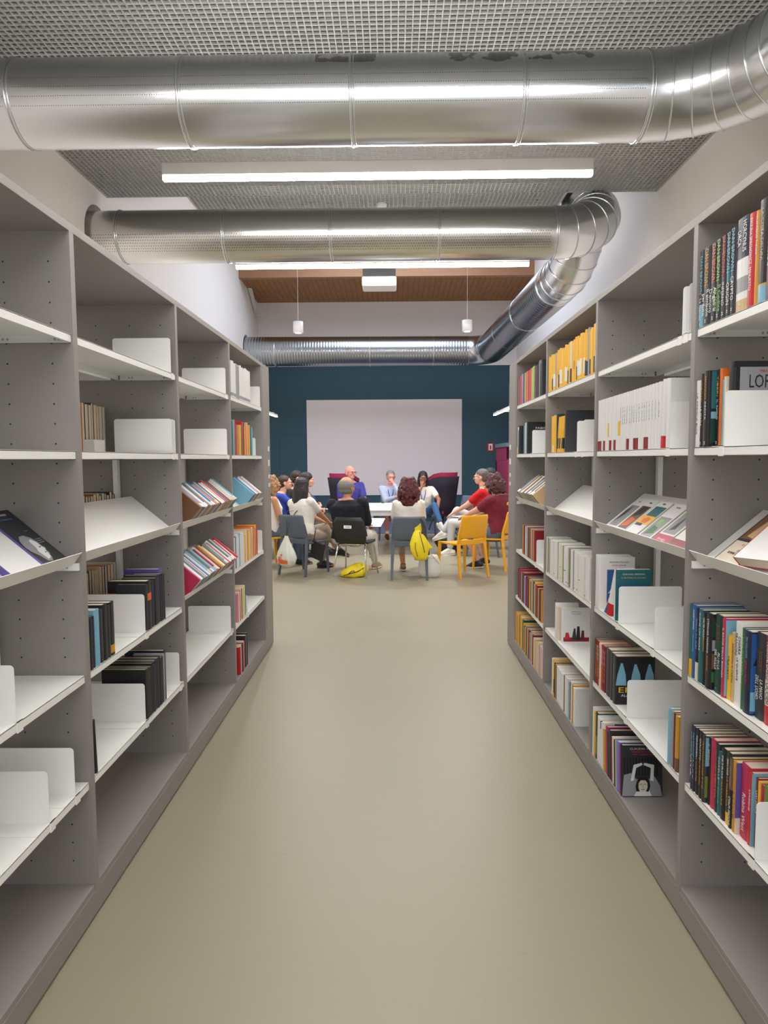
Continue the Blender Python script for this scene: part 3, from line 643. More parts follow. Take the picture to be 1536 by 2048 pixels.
run('R', 0, 3, yfar[0], [
    (21, 236, 'teal', dict(bands=[(0, .24, 'yellow')], label='teal book with yellow foot at the far end, right fourth shelf')),
    (26, 237, 'blue', dict(spine=[('ROBERT HARRIS', .80, 14, 'white', 64), ('ARCHANGEL', .48, 12, 'skyblue', 60)], label='blue thriller second from far end on the nearest right fourth shelf')),
    (18, 233, 'navy', dict(bands=[(0, .25, 'cream'), (.25, .34, 'black')], spine=[('GIALLO ALL ALBA', .64, 12, 'skyblue', 100)])),
    (24, 232, 'teal', dict(spine=[('COME UN FIORE', .70, 11, 'white', 120)])),
    (24, 230, 'black', dict(spine=[('WALTER MOSLEY', .78, 13, 'white', 66), ('TERRORE', .56, 13, 'ochre', 48)])),
    (40, 234, 'black', dict(d=.165, spine=[('STEFANIA NARDINI', .70, 12, 'white', 104), ('IL GIORNO', .36, 12, 'ochre', 60)], front=[('r', .03, .5, .70, .95, 'bottlegreen'), ('r', .03, .5, .52, .66, 'grey'), ('r', .03, .5, .28, .48, 'brown'), ('r', .03, .5, .10, .24, 'green')], label='black book with framed pictures on its cover, nearest right fourth shelf')),
    (46, 238, 'bottlegreen', dict(base=.013, spine=[('JEFFERY', .76, 34, 'brown', 58), ('PIU IN LA\nDEL NULLA', .42, 19, 'white', 62), ('c', .06, 16, 'skyblue', None)], label='thick dark green thriller with brown lettering, nearest right fourth shelf')),
    (20, 236, 'crimson', dict(spine=[('IL BACIO DELLA BIONDA', .56, 11, 'white', 150)], front=[('r', .02, 1, .02, .98, 'skyblue')], label='crimson book with pale blue cover on the nearest right fourth shelf')),
    (22, 190, 'yellow', dict(base=.021, spine=[('TRAVESTI', .50, 11, 'black', 70)], label='short yellow book on the nearest right fourth shelf')),
    (22, 204, 'beige', dict( spine=[('SIMENON', .70, 12, 'brown', 60), ('IL TRENO', .40, 11, 'brown', 50)], label='short beige book on the nearest right fourth shelf')),
    (38, 242, 'white', dict(d=.175, spine=[('CHIARA\nFRANCINI', .73, 18, 'charcoal', 64), ('LE QUERCE', .44, 12, 'charcoal', 66)], front=[('r', .05, .98, .90, .96, 'charcoal')], label='white book with large spaced black title, nearest right fourth shelf')),
    (17, 232, 'green', dict(spine=[('ANNA DI QUATTRO', .66, 12, 'lightgreen', 110)])),
    (40, 232, 'blue', dict(ins=.017, bands=[(.0, 1, 'navy')], d=.165, spine=[('TIM WILLOCKS', .80, 12, 'skyblue', 60), ('GREEN RIVER', .50, 11, 'crimson', 66)], front=[('r', .02, 1, .02, .98, 'blue'), ('r', .02, 1, .05, .28, 'skyblue'), ('p', [(.05, .60), (.3, .58), (.34, .72), (.16, .78)], 'navy')], label='navy thriller with blue river cover on the nearest right fourth shelf')),
    (48, 236, 'charcoal', dict(base=.028, spine=[('JEFFERY', .68, 32, 'brown', 58), ('LA MANO\nDELL UOMO', .36, 22, 'white', 66)], label='thick near-black thriller with brown lettering, nearest right fourth shelf')),
    (36, 238, 'darkred', dict(bands=[(0, .22, 'red'), (.22, .50, 'cream')], spine=[('MAURONE DAZIERI', .72, 20, 'white', 100), ('UCCIDI', .36, 20, 'charcoal', 56)], label='red and cream book at the edge of view, right fourth shelf')),
    (30, 230, 'white', dict(label='white book at the near end of the nearest right fourth shelf')),
    (30, 230, 'black', dict(label='black book at the near end of the nearest right fourth shelf')),
    ], 'books on the nearest right fourth shelf')
TT = lambda a, ca, b='', cb='ochre', **o: dict(spine=[(a, .74, 11, ca, 70)]+([(b, .38, 10, cb, 78)] if b else []), **o)
run('R', 0, 4, yfar[0]-.035, [
    (17, 212, 'charcoal', TT('ALICIA GIMENEZ', 'skyblue', 'VITA', 'white')), (16, 212, 'navy', TT('NARDINI', 'skyblue', 'MARE', 'skyblue')),
    (26, 212, 'black', TT('PIERGIORGIO', 'white', 'IL CASO PINTER')), (26, 213, 'black', TT('CARLOTTO', 'white', 'LA BANDA DEGLI')),
    (22, 213, 'charcoal', TT('MALVALDI', 'ochre', 'NOTTE', front=[('r', .02, 1, .55, .98, 'skyblue'), ('r', .02, 1, .08, .4, 'olive')])),
    (14, 213, 'black', TT('IL SEGNO', 'cream', base=.014)), (30, 216, 'crimson', TT('HORNBY', 'crimson', label='crimson hardback among black books on the nearest right fifth shelf')),
    (20, 213, 'charcoal', TT('ALTRI LIBRI', 'olive', 'VENTO')), (20, 196, 'teal', TT('SORELLE', 'cream', 'UN GIORNO', 'skyblue', label='short teal book on the nearest right fifth shelf')),
    (30, 216, 'black', TT('PETROS', 'white', 'MARKARIS')), (26, 216, 'charcoal', dict(bands=[(0, .17, 'yellow')], spine=[('SEAN NIOR', .80, 13, 'white', 50), ('LA FABBRICA', .46, 12, 'ochre', 90)], label='black book with bright yellow foot, nearest right fifth shelf')),
    (18, 210, 'black', dict(bands=[(.55, 1, 'brown')], spine=[('COLIN WILSON', .74, 10, 'grey', 60), ('COLPI SECCHI', .25, 14, 'white', 84)])),
    (24, 208, 'ochre', TT('IMPRONTE', 'ochre', 'LUCE', 'brown', d=.13, front=[('r', 0, 1, .22, 1, 'purple'), ('r', 0, 1, 0, .22, 'cream')], label='ochre book with purple cover on the nearest right fifth shelf')),
    (50, 214, 'crimson', dict(base=.024, spine=[('Robina West', .36, 24, 'white', 110)], label='very thick rose-red hardback on the nearest right fifth shelf')),
    (20, 208, 'red', dict(spine=[('STREGHE', .62, 10, 'white', 60)], front=[('r', 0, 1, 0, 1, 'skyblue')], label='slim bright red book after the thick rose-red one, right fifth shelf')),
    (13, 200, 'darkred', dict(base=.033, spine=[('LARS KEPLER', .66, 12, 'white', 66)])), (12, 196, 'yellow', {}), (12, 192, 'crimson', {}),
    (22, 196, 'olive', dict(label='olive green book behind the nearest right fifth shelf bookend'))], 'books on the nearest right fifth shelf', yend=1.776)
bookend('R', 1.772, 4, 'white bookend on the nearest right fifth shelf')
# ---- right side, second bay
bookend('R', 2.33, 0, 'farther of two upright bookends on second right top shelf'); bookend('R', 2.285, 0, 'nearer of two upright bookends on second right top shelf')
sp = []
for i in range(26):
    b = [(0, .19, 'darkred')] if i in (0, 1, 3, 6, 8, 14, 17, 18, 21, 22) else []
    if i in (5, 10): b = [(.26, .52, 'yellow')]
    sp.append((27+random.uniform(-6, 6), 233+i*.25, 'white', dict(bands=b, spine=[(random.choice(['NARRATIVA', 'IL MARE', 'ROMANZO', 'LE ORE']), .6, 7, 'grey', 70)] if i > 10 else [], page=PAGEW)))
sp += [(30, 240, 'white', dict(page=PAGEW, spine=[('LETTERE', .6, 9, 'grey', 60)])), (34, 244, 'white', dict(d=.165, lean=-.05, bands=[(0, .18, 'red')], page=PAGEW, front=[('r', .3, .95, .3, .72, 'charcoal'), ('t', 'VITA', .4, .86, 10, 'red', 26)], label='thick white book with red foot leaning on second right second shelf')),
       (28, 244, 'white', dict(d=.17, gap=.014, page=PAGEW, front=[('t', 'I AMBIGUI', .60, .83, 9, 'red', 46)], label='white book against the bookend on second right second shelf'))]
run('R', 1, 1, yfar[1], sp, 'white books on the second right second shelf')
bookend('R', 2.41, 1, 'white bookend at the near end of the second right second shelf')
run('R', 1, 3, yfar[1], [
    (22, 250, 'white', dict(page=PAGEW, d=.16)), (22, 248, 'white', dict(page=PAGEW, d=.16)),
    (30, 246, 'white', dict(page=PAGEW, d=.165, front=[('t', 'ANTONIO PASCALE', .55, .90, 11, 'black', 90), ('t', 'COSE UMANE', .55, .84, 10, 'crimson', 66), ('r', .22, .9, .12, .76, 'blue'), ('p', [(.25, .3), (.6, .38), (.66, .44), (.4, .44)], 'cream'), ('p', [(.55, .62), (.85, .60), (.88, .70), (.7, .73)], 'brown')], label='white book with blue picture cover on second right fourth shelf')),
    (26, 224, 'teal', dict(d=.155, gap=.205, bands=[(0, 1, 'white')], front=[('r', 0, 1, 0, 1, 'teal'), ('t', 'LAURA DALL OMODORO', .5, .91, 9, 'white', 96), ('t', 'IL MATTINO E L OSCURO', .5, .84, 9, 'yellow', 106), ('r', .1, .9, .05, .7, 'blue')], label='teal-covered book just behind the larger second right bookend'))],
    'books on the second right fourth shelf')
for yb_, t_, h_, d_, c_, bd_, ln_, yw_, lab_ in ((3.115, .012, .196, .12, 'cream', (), .36, 42, 'slim cream book leaning beside the blue picture cover'), (3.095, .018, .192, .12, 'blue', (), .36, 42, 'small blue book leaning on second right fourth shelf'),
        (3.035, .034, .212, .125, 'white', ((0, .26, 'red'),), .20, 30, 'white book with red foot leaning on second right fourth shelf')):
    b = make_book(t_, h_, d_, c_, bd_, PAGEW); b.matrix_world = Matrix.Translation((AR+.015, yb_, ZS[3]+.001)) @ Matrix.Rotation(math.radians(yw_), 4, 'Z') @ Matrix.Rotation(ln_, 4, 'X')
    tag(b, lab_, 'book', 'leaning books on the second right fourth shelf')
bookend('R', 2.91, 3, 'larger-looking white bookend mid second right fourth shelf'); bookend('R', 2.505, 3, 'near white bookend on the second right fourth shelf')
run('R', 1, 3, 2.60, [(24, 120, 'skyblue', dict(ins=.14, label='small pale blue book lying behind the second right fourth shelf bookend'))], 'books on the second right fourth shelf')
run('R', 1, 4, yfar[1]-.012, [
    (18, 212, 'charcoal', {}), (18, 210, 'darkred', TT('SAGA', 'ochre', 'IL SANGUE')), (18, 211, 'darkred', TT('SAGA', 'cream', 'IL FUOCO')), (16, 211, 'darkred', TT('SAGA', 'cream', 'IL MARE')),
    (40, 210, 'cream', TT('IL SIGNORE', 'brown', 'DELLE ORE', 'brown')), (20, 212, 'red', TT('CICLO', 'cream', 'UNO')), (20, 212, 'darkred', TT('CICLO', 'cream', 'DUE')), (20, 212, 'maroon', TT('CICLO', 'cream', 'TRE')),
    (60, 216, 'charcoal', dict(d=.165)), (40, 214, 'charcoal', dict(d=.165)),
    (45, 214, 'charcoal', dict(d=.17, spine=[('ASSASSINI', .66, 10, 'grey', 70)], front=[('r', .01, .99, .02, .98, 'black'), ('p', [(.01, .40), (.28, .40), (.26, .62), (.18, .86), (.13, .86), (.05, .62)], 'skyblue'), ('p', [(.38, .40), (.66, .40), (.63, .62), (.53, .84), (.48, .84), (.42, .62)], 'skyblue'), ('p', [(.73, .40), (.99, .40), (.97, .62), (.88, .84), (.84, .84), (.77, .62)], 'skyblue'), ('t', 'ERA', .36, .30, 34, 'yellow', 96), ('t', 'ALAN', .3, .19, 16, 'white', 50)], label='black book with three pale blue shapes on cover, second right bay'))],
    'books on the second right fifth shelf')
bookend('R', 2.78, 4, 'large white bookend on the second right fifth shelf')
run('R', 1, 4, 2.366, [(22, 200, 'skyblue', dict(label='pale blue book at the near end of second right fifth shelf')), (22, 198, 'grey', dict(label='grey book at the near end of second right fifth shelf')), (14, 196, 'maroon', dict(label='slim maroon book at the near end of second right fifth shelf')), (24, 194, 'ochre', dict(bands=[(0, .25, 'brown')], label='ochre and brown book at the near end of second right fifth shelf'))], 'books on the second right fifth shelf')
L1 = .09
run('R', 1, 5, yfar[1], [
    (34, 232, 'white', dict(page=PAGEW, d=.16)), (12, 222, 'yellow', {}), (34, 224, 'bottlegreen', dict(bands=[(.1, .5, 'olive')])), (16, 218, 'white', dict(page=PAGEW)),
    (34, 214, 'white', dict(page=PAGEW, front=[('r', 0, 1, .8, .98, 'black')], d=.16)), (20, 206, 'white', dict(page=PAGEW)),
    (30, 218, 'white', dict(page=PAGEW, d=.165, front=[('r', .3, 1, .78, .98, 'teal'), ('t', 'MURATA', .66, .84, 12, 'black', 70)], label='white book with teal MURA block on second right bottom board')),
    (22, 190, 'ochre', dict(lean=L1, d=.15)), (26, 214, 'magenta', dict(lean=L1, d=.165, gap=.012, bands=[(.0, .12, 'magenta')], label='magenta book on the second right bottom board')),
    (16, 202, 'charcoal', dict(lean=L1, d=.15)), (26, 216, 'charcoal', dict(lean=L1, d=.17, front=[('t', 'LARRY MCMURTRY', .62, .88, 11, 'white', 110), ('t', 'AFTER', .62, .81, 11, 'grey', 60)], label='black book reading LARRY on the second right bottom board')),
    (18, 198, 'darkred', dict(lean=L1, gap=.006, d=.16)), (24, 204, 'white', dict(lean=L1, d=.165)), (20, 200, 'bottlegreen', dict(lean=L1, d=.165)), (12, 204, 'beige', dict(lean=L1, d=.17)),
    (36, 212, 'violet', dict(lean=L1, gap=.004, d=.16, label='periwinkle blue book beside the black portrait cover, second right bottom board')), (12, 206, 'magenta', dict(lean=L1, d=.16)),
    (22, 216, 'black', dict(lean=L1, d=.172, front=[('r', .01, .99, .01, .99, 'charcoal'), ('t', 'CLAUDIA VALERI', .55, .93, 11, 'white', 116), ('t', 'NIENTE DI VERO', .55, .87, 10, 'crimson', 104), ('t', 'MA VERISSIMO', .55, .82, 10, 'crimson', 90),
        *[('r', x, x+.035, .40, .76, 'black') for i, x in enumerate([.06+.072*k for k in range(12)])],
        ('p', [(.01, .01), (.99, .01), (.94, .22), (.80, .40), (.66, .34), (.36, .34), (.24, .46), (.06, .42)], 'grey'),
        ('p', [(.30, .01), (.74, .01), (.62, .22), (.44, .20)], 'white'), ('p', [(.22, .30), (.30, .32), (.36, .56), (.52, .62), (.50, .66), (.30, .62)], 'white'), ('p', [(.78, .30), (.70, .32), (.72, .56), (.54, .62), (.56, .66), (.80, .62)], 'white'),
        ('p', [(.36, .10), (.66, .10), (.70, .20), (.68, .32), (.60, .38), (.46, .38), (.38, .32), (.34, .20)], 'black'), ('p', [(.44, .10), (.59, .10), (.635, .18), (.63, .27), (.58, .32), (.47, .32), (.42, .27), (.41, .18)], 'cream'),
        ('p', [(.49, .135), (.55, .135), (.57, .15), (.52, .145), (.47, .15)], 'charcoal'), ('r', .445, .495, .235, .245, 'black'), ('r', .545, .595, .235, .245, 'black'), ('r', .512, .528, .18, .23, 'grey')], label='black book with a grey portrait on its cover, second right bottom board'))],
    'books on the second right bottom board')
# slanted shelf: books lying face out
def lay_book(side, y, z_shelf, t, h, wd, col, art, label, up=.0, rot=0., grp='books lying on slanted shelves', lift=0.):
    """face-out book on a display shelf; local x runs along the shelf (toward reader's right), y up the slope, z out of the board"""
    r = empty('book'); q = MB(); c = .0012
    q.box(0, wd, 0, h, 0, c); q.box(0, wd, 0, h, t-c, t); q.box(0, c, 0, h, c, t-c); q.obj('cover', cmat(col), r)
    q = MB(); q.box(c, wd-.002, .002, h-.002, c, t-c); q.obj('page_block', PAGES, r)
    n = 0
    for it in art:
        n += 1; e = t+.0002+.0001*n
        if it[0] == 'r': q = MB(); q.box(it[1]*wd, it[2]*wd, it[3]*h, it[4]*h, t, e); q.obj('cover_print', cmat(it[5]), r)
        elif it[0] == 'p': q = MB(); q.prism([(a*wd, b*h) for a, b in it[1]], t, e, axis='z'); q.obj('cover_print', cmat(it[2]), r)
        else: text_mesh(it[1], it[4]/1000, mat('ink_'+it[5], PAL[it[5]], .5), 'cover_title', r, Matrix.Translation((it[2]*wd, it[3]*h, e)), it[6]/1000 if it[6] else None)
    c_, s_ = math.cos(ANG), math.sin(ANG)
    fx, fz = .030+.008*0, z_shelf-.008
    n = V((-s_, 0, c_)); sl = V((c_, 0, s_))
    if side == 'R':
        ex, ey, ez = V((0, -1, 0)), sl, n; o = V((AR+fx, y, fz))
    else:
        ex, ey, ez = V((0, 1, 0)), V((-c_, 0, s_)), V((s_, 0, c_)); o = V((-AL-fx, y, fz))
    o = o+ey*(.004+up)+ez*(.0038+lift)
    Mx = Matrix((( ex.x, ey.x, ez.x, o.x), (ex.y, ey.y, ez.y, o.y), (ex.z, ey.z, ez.z, o.z), (0, 0, 0, 1)))
    if rot: Mx = Mx @ Matrix.Rotation(rot, 4, 'Z')
    r.matrix_world = Mx; tag(r, label, 'book', grp); return r
z3_ = ZS[2]
yb = 3.17
for i, (t, wd, art, lab) in enumerate([
    (.022, .125, [('r', .15, .95, .12, .78, 'grey'), ('p', [(.2, .2), (.5, .5), (.4, .75), (.2, .6)], 'charcoal'), ('t', 'NOI', .5, .9, 11, 'red', None)], 'white book with grey picture, farthest on the second right slanted shelf'),
    (.026, .125, [('r', .12, .92, .10, .80, 'brown'), ('p', [(.2, .45), (.8, .55), (.8, .78), (.3, .78)], 'black'), ('p', [(.2, .15), (.7, .2), (.8, .4), (.3, .45)], 'orange'), ('t', 'TERRA', .5, .9, 11, 'darkred', None)], 'white book with rust and black picture on the second right slanted shelf'),
    (.028, .135, [('r', .14, .95, .56, .84, 'teal'), ('r', 0, 1, .32, .56, 'yellow'), ('p', [(.3, .36), (.7, .36), (.8, .48), (.5, .53), (.25, .46)], 'orange'), ('r', .1, .6, .27, .34, 'charcoal'), ('t', 'MARE', .5, .92, 11, 'black', None)], 'white book with yellow band on the second right slanted shelf'),
    (.026, .13, [('r', .1, .9, .08, .62, 'grey'), ('p', [(.2, .12), (.8, .18), (.7, .34), (.3, .38)], 'green'), ('p', [(.3, .42), (.6, .42), (.6, .56), (.3, .56)], 'lightgreen'), ('t', 'LA CASA', .5, .9, 10, 'black', None)], 'white book with green figures on the second right slanted shelf'),
    (.024, .135, [('r', .0, 1, .0, .24, 'crimson'), ('r', .1, .9, .28, .82, 'grey'), ('p', [(.3, .35), (.6, .4), (.5, .7), (.45, .7)], 'charcoal'), ('t', 'Strega', .5, .12, 16, 'white', 70)], 'white book with red foot band on the second right slanted shelf'),
    (.024, .13, [('r', .0, 1, .0, .22, 'darkred')], 'white book at the near end of the second right slanted shelf')]):
    lay_book('R', yb, z3_, t, .205, wd, 'white', art, lab); yb -= wd+.013
lay_book('R', 2.10, z3_, .024, .225, .150, 'charcoal', [('r', .04, .96, .05, .45, 'cream'), ('p', [(.05, .5), (.95, .5), (.95, .96), (.05, .96)], 'brown'), ('p', [(.2, .55), (.5, .52), (.6, .8), (.3, .85)], 'beige'), ('p', [(.55, .5), (.9, .52), (.9, .72), (.6, .7)], 'blue'),
    ('t', 'LUIS', .5, .39, 10, 'charcoal', 30), ('t', 'LA\nDONNA SPARISCE', .5, .25, 13, 'charcoal', 86)], 'book with a painted figure cover on the nearest right slanted shelf')
lay_book('R', 1.925, z3_, .035, .225, .16, 'red', [('r', .03, 1, 0, 1, 'white')], 'large white-covered red-edged book tilted on the nearest right slanted shelf', rot=.12, lift=.03, up=.01)
lay_book('R', 1.90, z3_, .022, .20, .14, 'white', [], 'white book under the tilted red-edged one, nearest right slanted shelf')
# slanted shelves with books standing spine-out (spines parallel to the board)
def slant_run(side, bay, zsh, y0, specs, desc, h0=.2):
    c_, s_ = math.cos(ANG), math.sin(ANG); y = y0; fz = zsh-.008
    for i, (t, h, d, col, bands) in enumerate(specs):
        b = make_book(t/1000, h/1000, d/1000, col, bands)
        # local: x (depth, from spine) -> into the board (-n), z (height) -> up the slope, y -> along the shelf
        if side == 'R': n = V((-s_, 0, c_)); sl = V((c_, 0, s_)); ey = V((0, 1, 0)); y -= t/1000+.0004; o = V((AR+.030, y, fz))
        else: n = V((s_, 0, c_)); sl = V((-c_, 0, s_)); ey = V((0, -1, 0)); o = V((-AL-.030, y, fz)); y -= t/1000+.0004
        o = o+sl*.006+n*(.004+d/1000)
        ex = -n; ez = sl
        b.matrix_world = Matrix(((ex.x, ey.x, ez.x, o.x), (ex.y, ey.y, ez.y, o.y), (ex.z, ey.z, ez.z, o.z), (0, 0, 0, 1)))
        tag(b, '%s book lying spine-out, %s from far end, %s' % (CN.get(col, col), ordw(i+1), desc), 'book', 'books on the '+desc)
MIX = ['red', 'skyblue', 'cream', 'yellow', 'darkred', 'white', 'teal', 'orange', 'blue', 'cream', 'beige', 'white', 'crimson', 'brown', 'white', 'skyblue']
def srun(n, seed, cols, t0=14, t1=34, h=190, d=120):
    R = random.Random(seed); return [(R.uniform(t0, t1), h+R.uniform(-18, 6), d+R.uniform(-6, 6), R.choice(cols), [(.02, .16, R.choice(['white', 'cream']))] if R.random() < .3 else []) for _ in range(n)]
slant_run('L', 2, ZS[2], yfar[2]-.03, srun(36, 4, MIX)[:35]+[(30, 195, 128, 'brown', [])], 'third left upper slanted shelf')
slant_run('L', 2, .857, yfar[2]-.05, srun(34, 5, MIX)+[(16, 190, 128, 'crimson', [])], 'third left lower slanted shelf', )
slant_run('L', 3, ZS[2], yfar[3]-.28, srun(13, 6, ['skyblue', 'blue', 'white', 'orange', 'navy', 'skyblue']), 'farthest left slanted shelf')
slant_run('R', 3, ZS[2], yfar[3]-.26, srun(17, 8, ['charcoal', 'cream', 'beige', 'brown', 'grey', 'navy', 'cream'], 24, 50), 'farthest right slanted shelf')
# ---- right side, third bay
sp = []; R_ = random.Random(3)
for i in range(36):
    c = 'yellow' if i % 12 != 7 else R_.choice(['cream', 'orange', 'grey'])
    b = R_.choice([[], [], [(.02, .35, 'charcoal')], [(.1, .45, 'white')], [(.3, .5, 'ochre')]]) if i > 3 else []
    sp.append((R_.uniform(18, 34), 212+i*.4+R_.uniform(-10, 10), c, dict(bands=b)))
run('R', 2, 0, yfar[2], sp, 'yellow books on the third right top shelf')
run('R', 2, 1, yfar[2]-.10, [(34, 218, 'yellow', {}), (30, 216, 'yellow', dict(bands=[(.02, .2, 'white')])), (34, 220, 'yellow', {}), (22, 218, 'yellow', {}), (28, 224, 'charcoal', dict(d=.16, front=[('t', 'DE SICA', .6, .66, 26, 'cream', 90)], label='black book reading DE on the third right second shelf'))]+
    [(18, 205, 'yellow', dict(lean=-.20, gap=.0, bands=R_.choice([[], [(.1, .4, 'charcoal')]]), label='yellow book leaning, %s of seven on the third right second shelf' % ordw(i+1))) for i in range(7)]+
    [(26, 232, 'charcoal', dict(gap=.05, d=.16, label='black book beyond the two bookends, third right second shelf'))], 'books on the third right second shelf')
bookend('R', 3.62, 1, 'farther of two white bookends on third right second shelf'); bookend('R', 3.50, 1, 'nearer of two white bookends on third right second shelf')
sp = []
for i in range(42):
    sp.append((R_.uniform(15, 30), 214-i*.1+R_.uniform(-5, 5), R_.choice(['white']*9+['cream', 'olive', 'grey']), dict(page=PAGEW, bands=R_.choice([[], [], [], [(.35, .37, 'charcoal')], [(.06, .09, 'grey')]]))))
run('R', 2, 3, yfar[2], sp, 'white books on the third right fourth shelf')
run('R', 2, 4, yfar[2]-.25, [(24, 212, 'white', dict(page=PAGEW)), (20, 205, 'white', dict(page=PAGEW)), (28, 200, 'cream', dict(page=PAGEW)),
    (22, 204, 'white', dict(d=.165, ins=.02, gap=.03, page=PAGEW, front=[('t', 'Antonia Serra', .5, .90, 8, 'darkred', 54), ('t', 'Tutto chiede', .5, .84, 8, 'darkred', 54), ('r', .06, .96, .04, .16, 'darkred'), ('p', [(.35, .08), (.42, .42), (.48, .42), (.52, .08)], 'charcoal'), ('p', [(.5, .08), (.54, .48), (.62, .48), (.66, .08)], 'black'), ('p', [(.66, .08), (.7, .36), (.78, .36), (.8, .08)], 'maroon'), ('p', [(.1, .1), (.14, .3), (.24, .3), (.3, .1)], 'red')], label='white book whose cover shows dark standing figures, third right fifth shelf'))], 'books on the third right fifth shelf')
run('R', 2, 5, yfar[2]-.20, [(20, 222, 'white', {}), (22, 220, 'yellow', {}), (18, 214, 'yellow', dict(bands=[(.1, .5, 'charcoal')])), (18, 212, 'black', {}), (18, 208, 'ochre', {}), (16, 204, 'charcoal', {})]+
    [(R_.uniform(20, 34), R_.uniform(202, 216), R_.choice(['white', 'white', 'white', 'cream', 'skyblue', 'white', 'brown']), dict(page=PAGEW)) for _ in range(13)]+[(26, 222, 'white', dict(page=PAGEW, d=.16)), (28, 214, 'ochre', dict(d=.16)), (34, 206, 'white', dict(d=.16, page=PAGEW, front=[('r', .6, .8, .1, .6, 'charcoal')]))], 'books on the third right bottom board')
# ---- right side, farthest bay
run('R', 3, 0, yfar[3], rnd_run(['maroon', 'pink', 'crimson', 'brown'], 190, 16, 30, 200, 222, 1)+[(24, 214, c, {}) for c in ('purple', 'blue', 'green', 'lightgreen', 'ochre', 'orange', 'red', 'beige', 'crimson', 'crimson', 'orange')]+[(44, 220, 'red', {}), (34, 216, 'beige', {}), (30, 220, 'lightgreen', {}), (40, 222, 'lightgreen', {}), (30, 216, 'maroon', {}), (26, 214, 'purple', {})]+rnd_run(['charcoal', 'navy', 'maroon', 'grey'], 180, 18, 30, 205, 235, 9), 'colourful books on the farthest right top shelf')
run('R', 3, 1, yfar[3]+.005, [(26, 212, 'teal', dict(bands=[(0, .24, 'yellow')])), (24, 205, 'white', {}), (16, 180, 'brown', {}), (26, 214, 'charcoal', dict(d=.16, front=[('r', .1, .9, .1, .7, 'navy')])), (26, 214, 'navy', dict(gap=.16)), (22, 208, 'grey', {}), (24, 222, 'skyblue', {}), (22, 220, 'cream', {}), (22, 224, 'skyblue', {}), (30, 226, 'black', dict(d=.165, front=[('t', 'FABIO', .6, .80, 22, 'white', 80)], gap=.01, label='black book reading FABIO on the farthest right second shelf'))], 'books on the farthest right second shelf')
bookend('R', 4.78, 1, 'cream-lit bookend on the farthest right second shelf')
run('R', 3, 3, yfar[3]-.23, [(26, 214, c, {}) for c in ('navy', 'ochre', 'maroon', 'darkred', 'darkred', 'white', 'skyblue', 'cream', 'red', 'bottlegreen', 'teal', 'brown', 'orange', 'cream', 'navy', 'beige', 'red', 'darkred')], 'books on the farthest right fourth shelf')
bookend('R', 4.60, 3, 'white bookend on the farthest right fourth shelf')
run('R', 3, 4, yfar[3]-.08, rnd_run(['darkred', 'maroon', 'navy', 'skyblue', 'black', 'ochre', 'charcoal', 'crimson', 'black', 'yellow'], 840, 18, 38, 205, 232, 12), 'books on the farthest right fifth shelf')
run('R', 3, 5, yfar[3], rnd_run(['yellow', 'ochre', 'bottlegreen', 'olive', 'yellow'], 300, 18, 34, 215, 235, 13)+rnd_run(['maroon', 'charcoal', 'green', 'grey', 'crimson', 'yellow'], 350, 18, 34, 190, 220, 14)+rnd_run(['cream', 'beige', 'cream', 'pink', 'grey'], 290, 18, 30, 190, 205, 15), 'books on the farthest right bottom board')
# ---- left side
bookend('L', 1.95, 4, 'nearer of two white bookends on the nearest left fifth shelf'); bookend('L', 2.115, 4, 'farther of two white bookends on the nearest left fifth shelf')
bookend('L', 1.80, 3, 'white bookend barely in view on the nearest left fourth shelf')
lay_book('L', 2.03, ZS[2], .012, .265, .165, 'black', [('r', .02, .98, .01, .99, 'charcoal'), ('r', .0, .13, .0, 1, 'purple'),
    ('p', [(.20, .30), (.30, .22), (.36, .12), (.50, .10), (.60, .16), (.62, .20), (.68, .22), (.67, .27), (.73, .31), (.69, .35), (.70, .42), (.64, .50), (.50, .56), (.34, .55), (.22, .48), (.17, .38)], 'grey'), ('p', [(.44, .14), (.56, .16), (.62, .21), (.64, .27), (.70, .31), (.66, .34), (.66, .42), (.58, .48), (.48, .46), (.46, .34), (.40, .28)], 'white'),
    ('p', [(.56, .33), (.63, .335), (.62, .35), (.57, .35)], 'charcoal'), ('p', [(.55, .24), (.62, .24), (.60, .255), (.56, .25)], 'charcoal'), ('r', .72, .92, .40, .41, 'grey'), ('r', .72, .90, .43, .44, 'grey'), ('r', .72, .92, .46, .47, 'grey'),
    ('t', 'HENRY MARSH', .5, .92, 12, 'white', 80), ('t', 'LE CONFESSIONI', .5, .84, 10, 'violet', 90), ('t', 'primario', .74, .62, 6, 'grey', 24)], 'black book with a pale profile portrait on the nearest left slanted shelf')
lay_book('L', 1.855, ZS[2], .018, .265, .168, 'purple', [('r', .02, 1, .0, 1, 'white')], 'white book beside the black portrait one on the nearest left slanted shelf')
bookend('L', 3.205, 0, 'white bookend on the second left top shelf')
bookend('L', 3.19, 1, 'nearer of two white bookends on the second left second shelf'); bookend('L', 3.24, 1, 'farther of two white bookends on the second left second shelf')
bookend('L', 3.20, 4, 'white bookend at the far end of second left fifth shelf'); bookend('L', 2.745, 4, 'white bookend mid second left fifth shelf'); bookend('L', 2.775, 3, 'white bookend mid second left fourth shelf')
bookend('L', 4.25, 0, 'white bookend on the third left top shelf'); bookend('L', 4.25, 1, 'white bookend on the third left second shelf'); bookend('L', 4.24, 4, 'white bookend on the third left fifth shelf')
bookend('L', 5.34, 0, 'white bookend on the farthest left top shelf'); bookend('L', 5.13, 1, 'white bookend on the farthest left second shelf', hgt=.13); bookend('L', 5.32, 3, 'white bookend on the farthest left fourth shelf'); bookend('L', 4.73, 4, 'white bookend on the farthest left fifth shelf', hgt=.13)
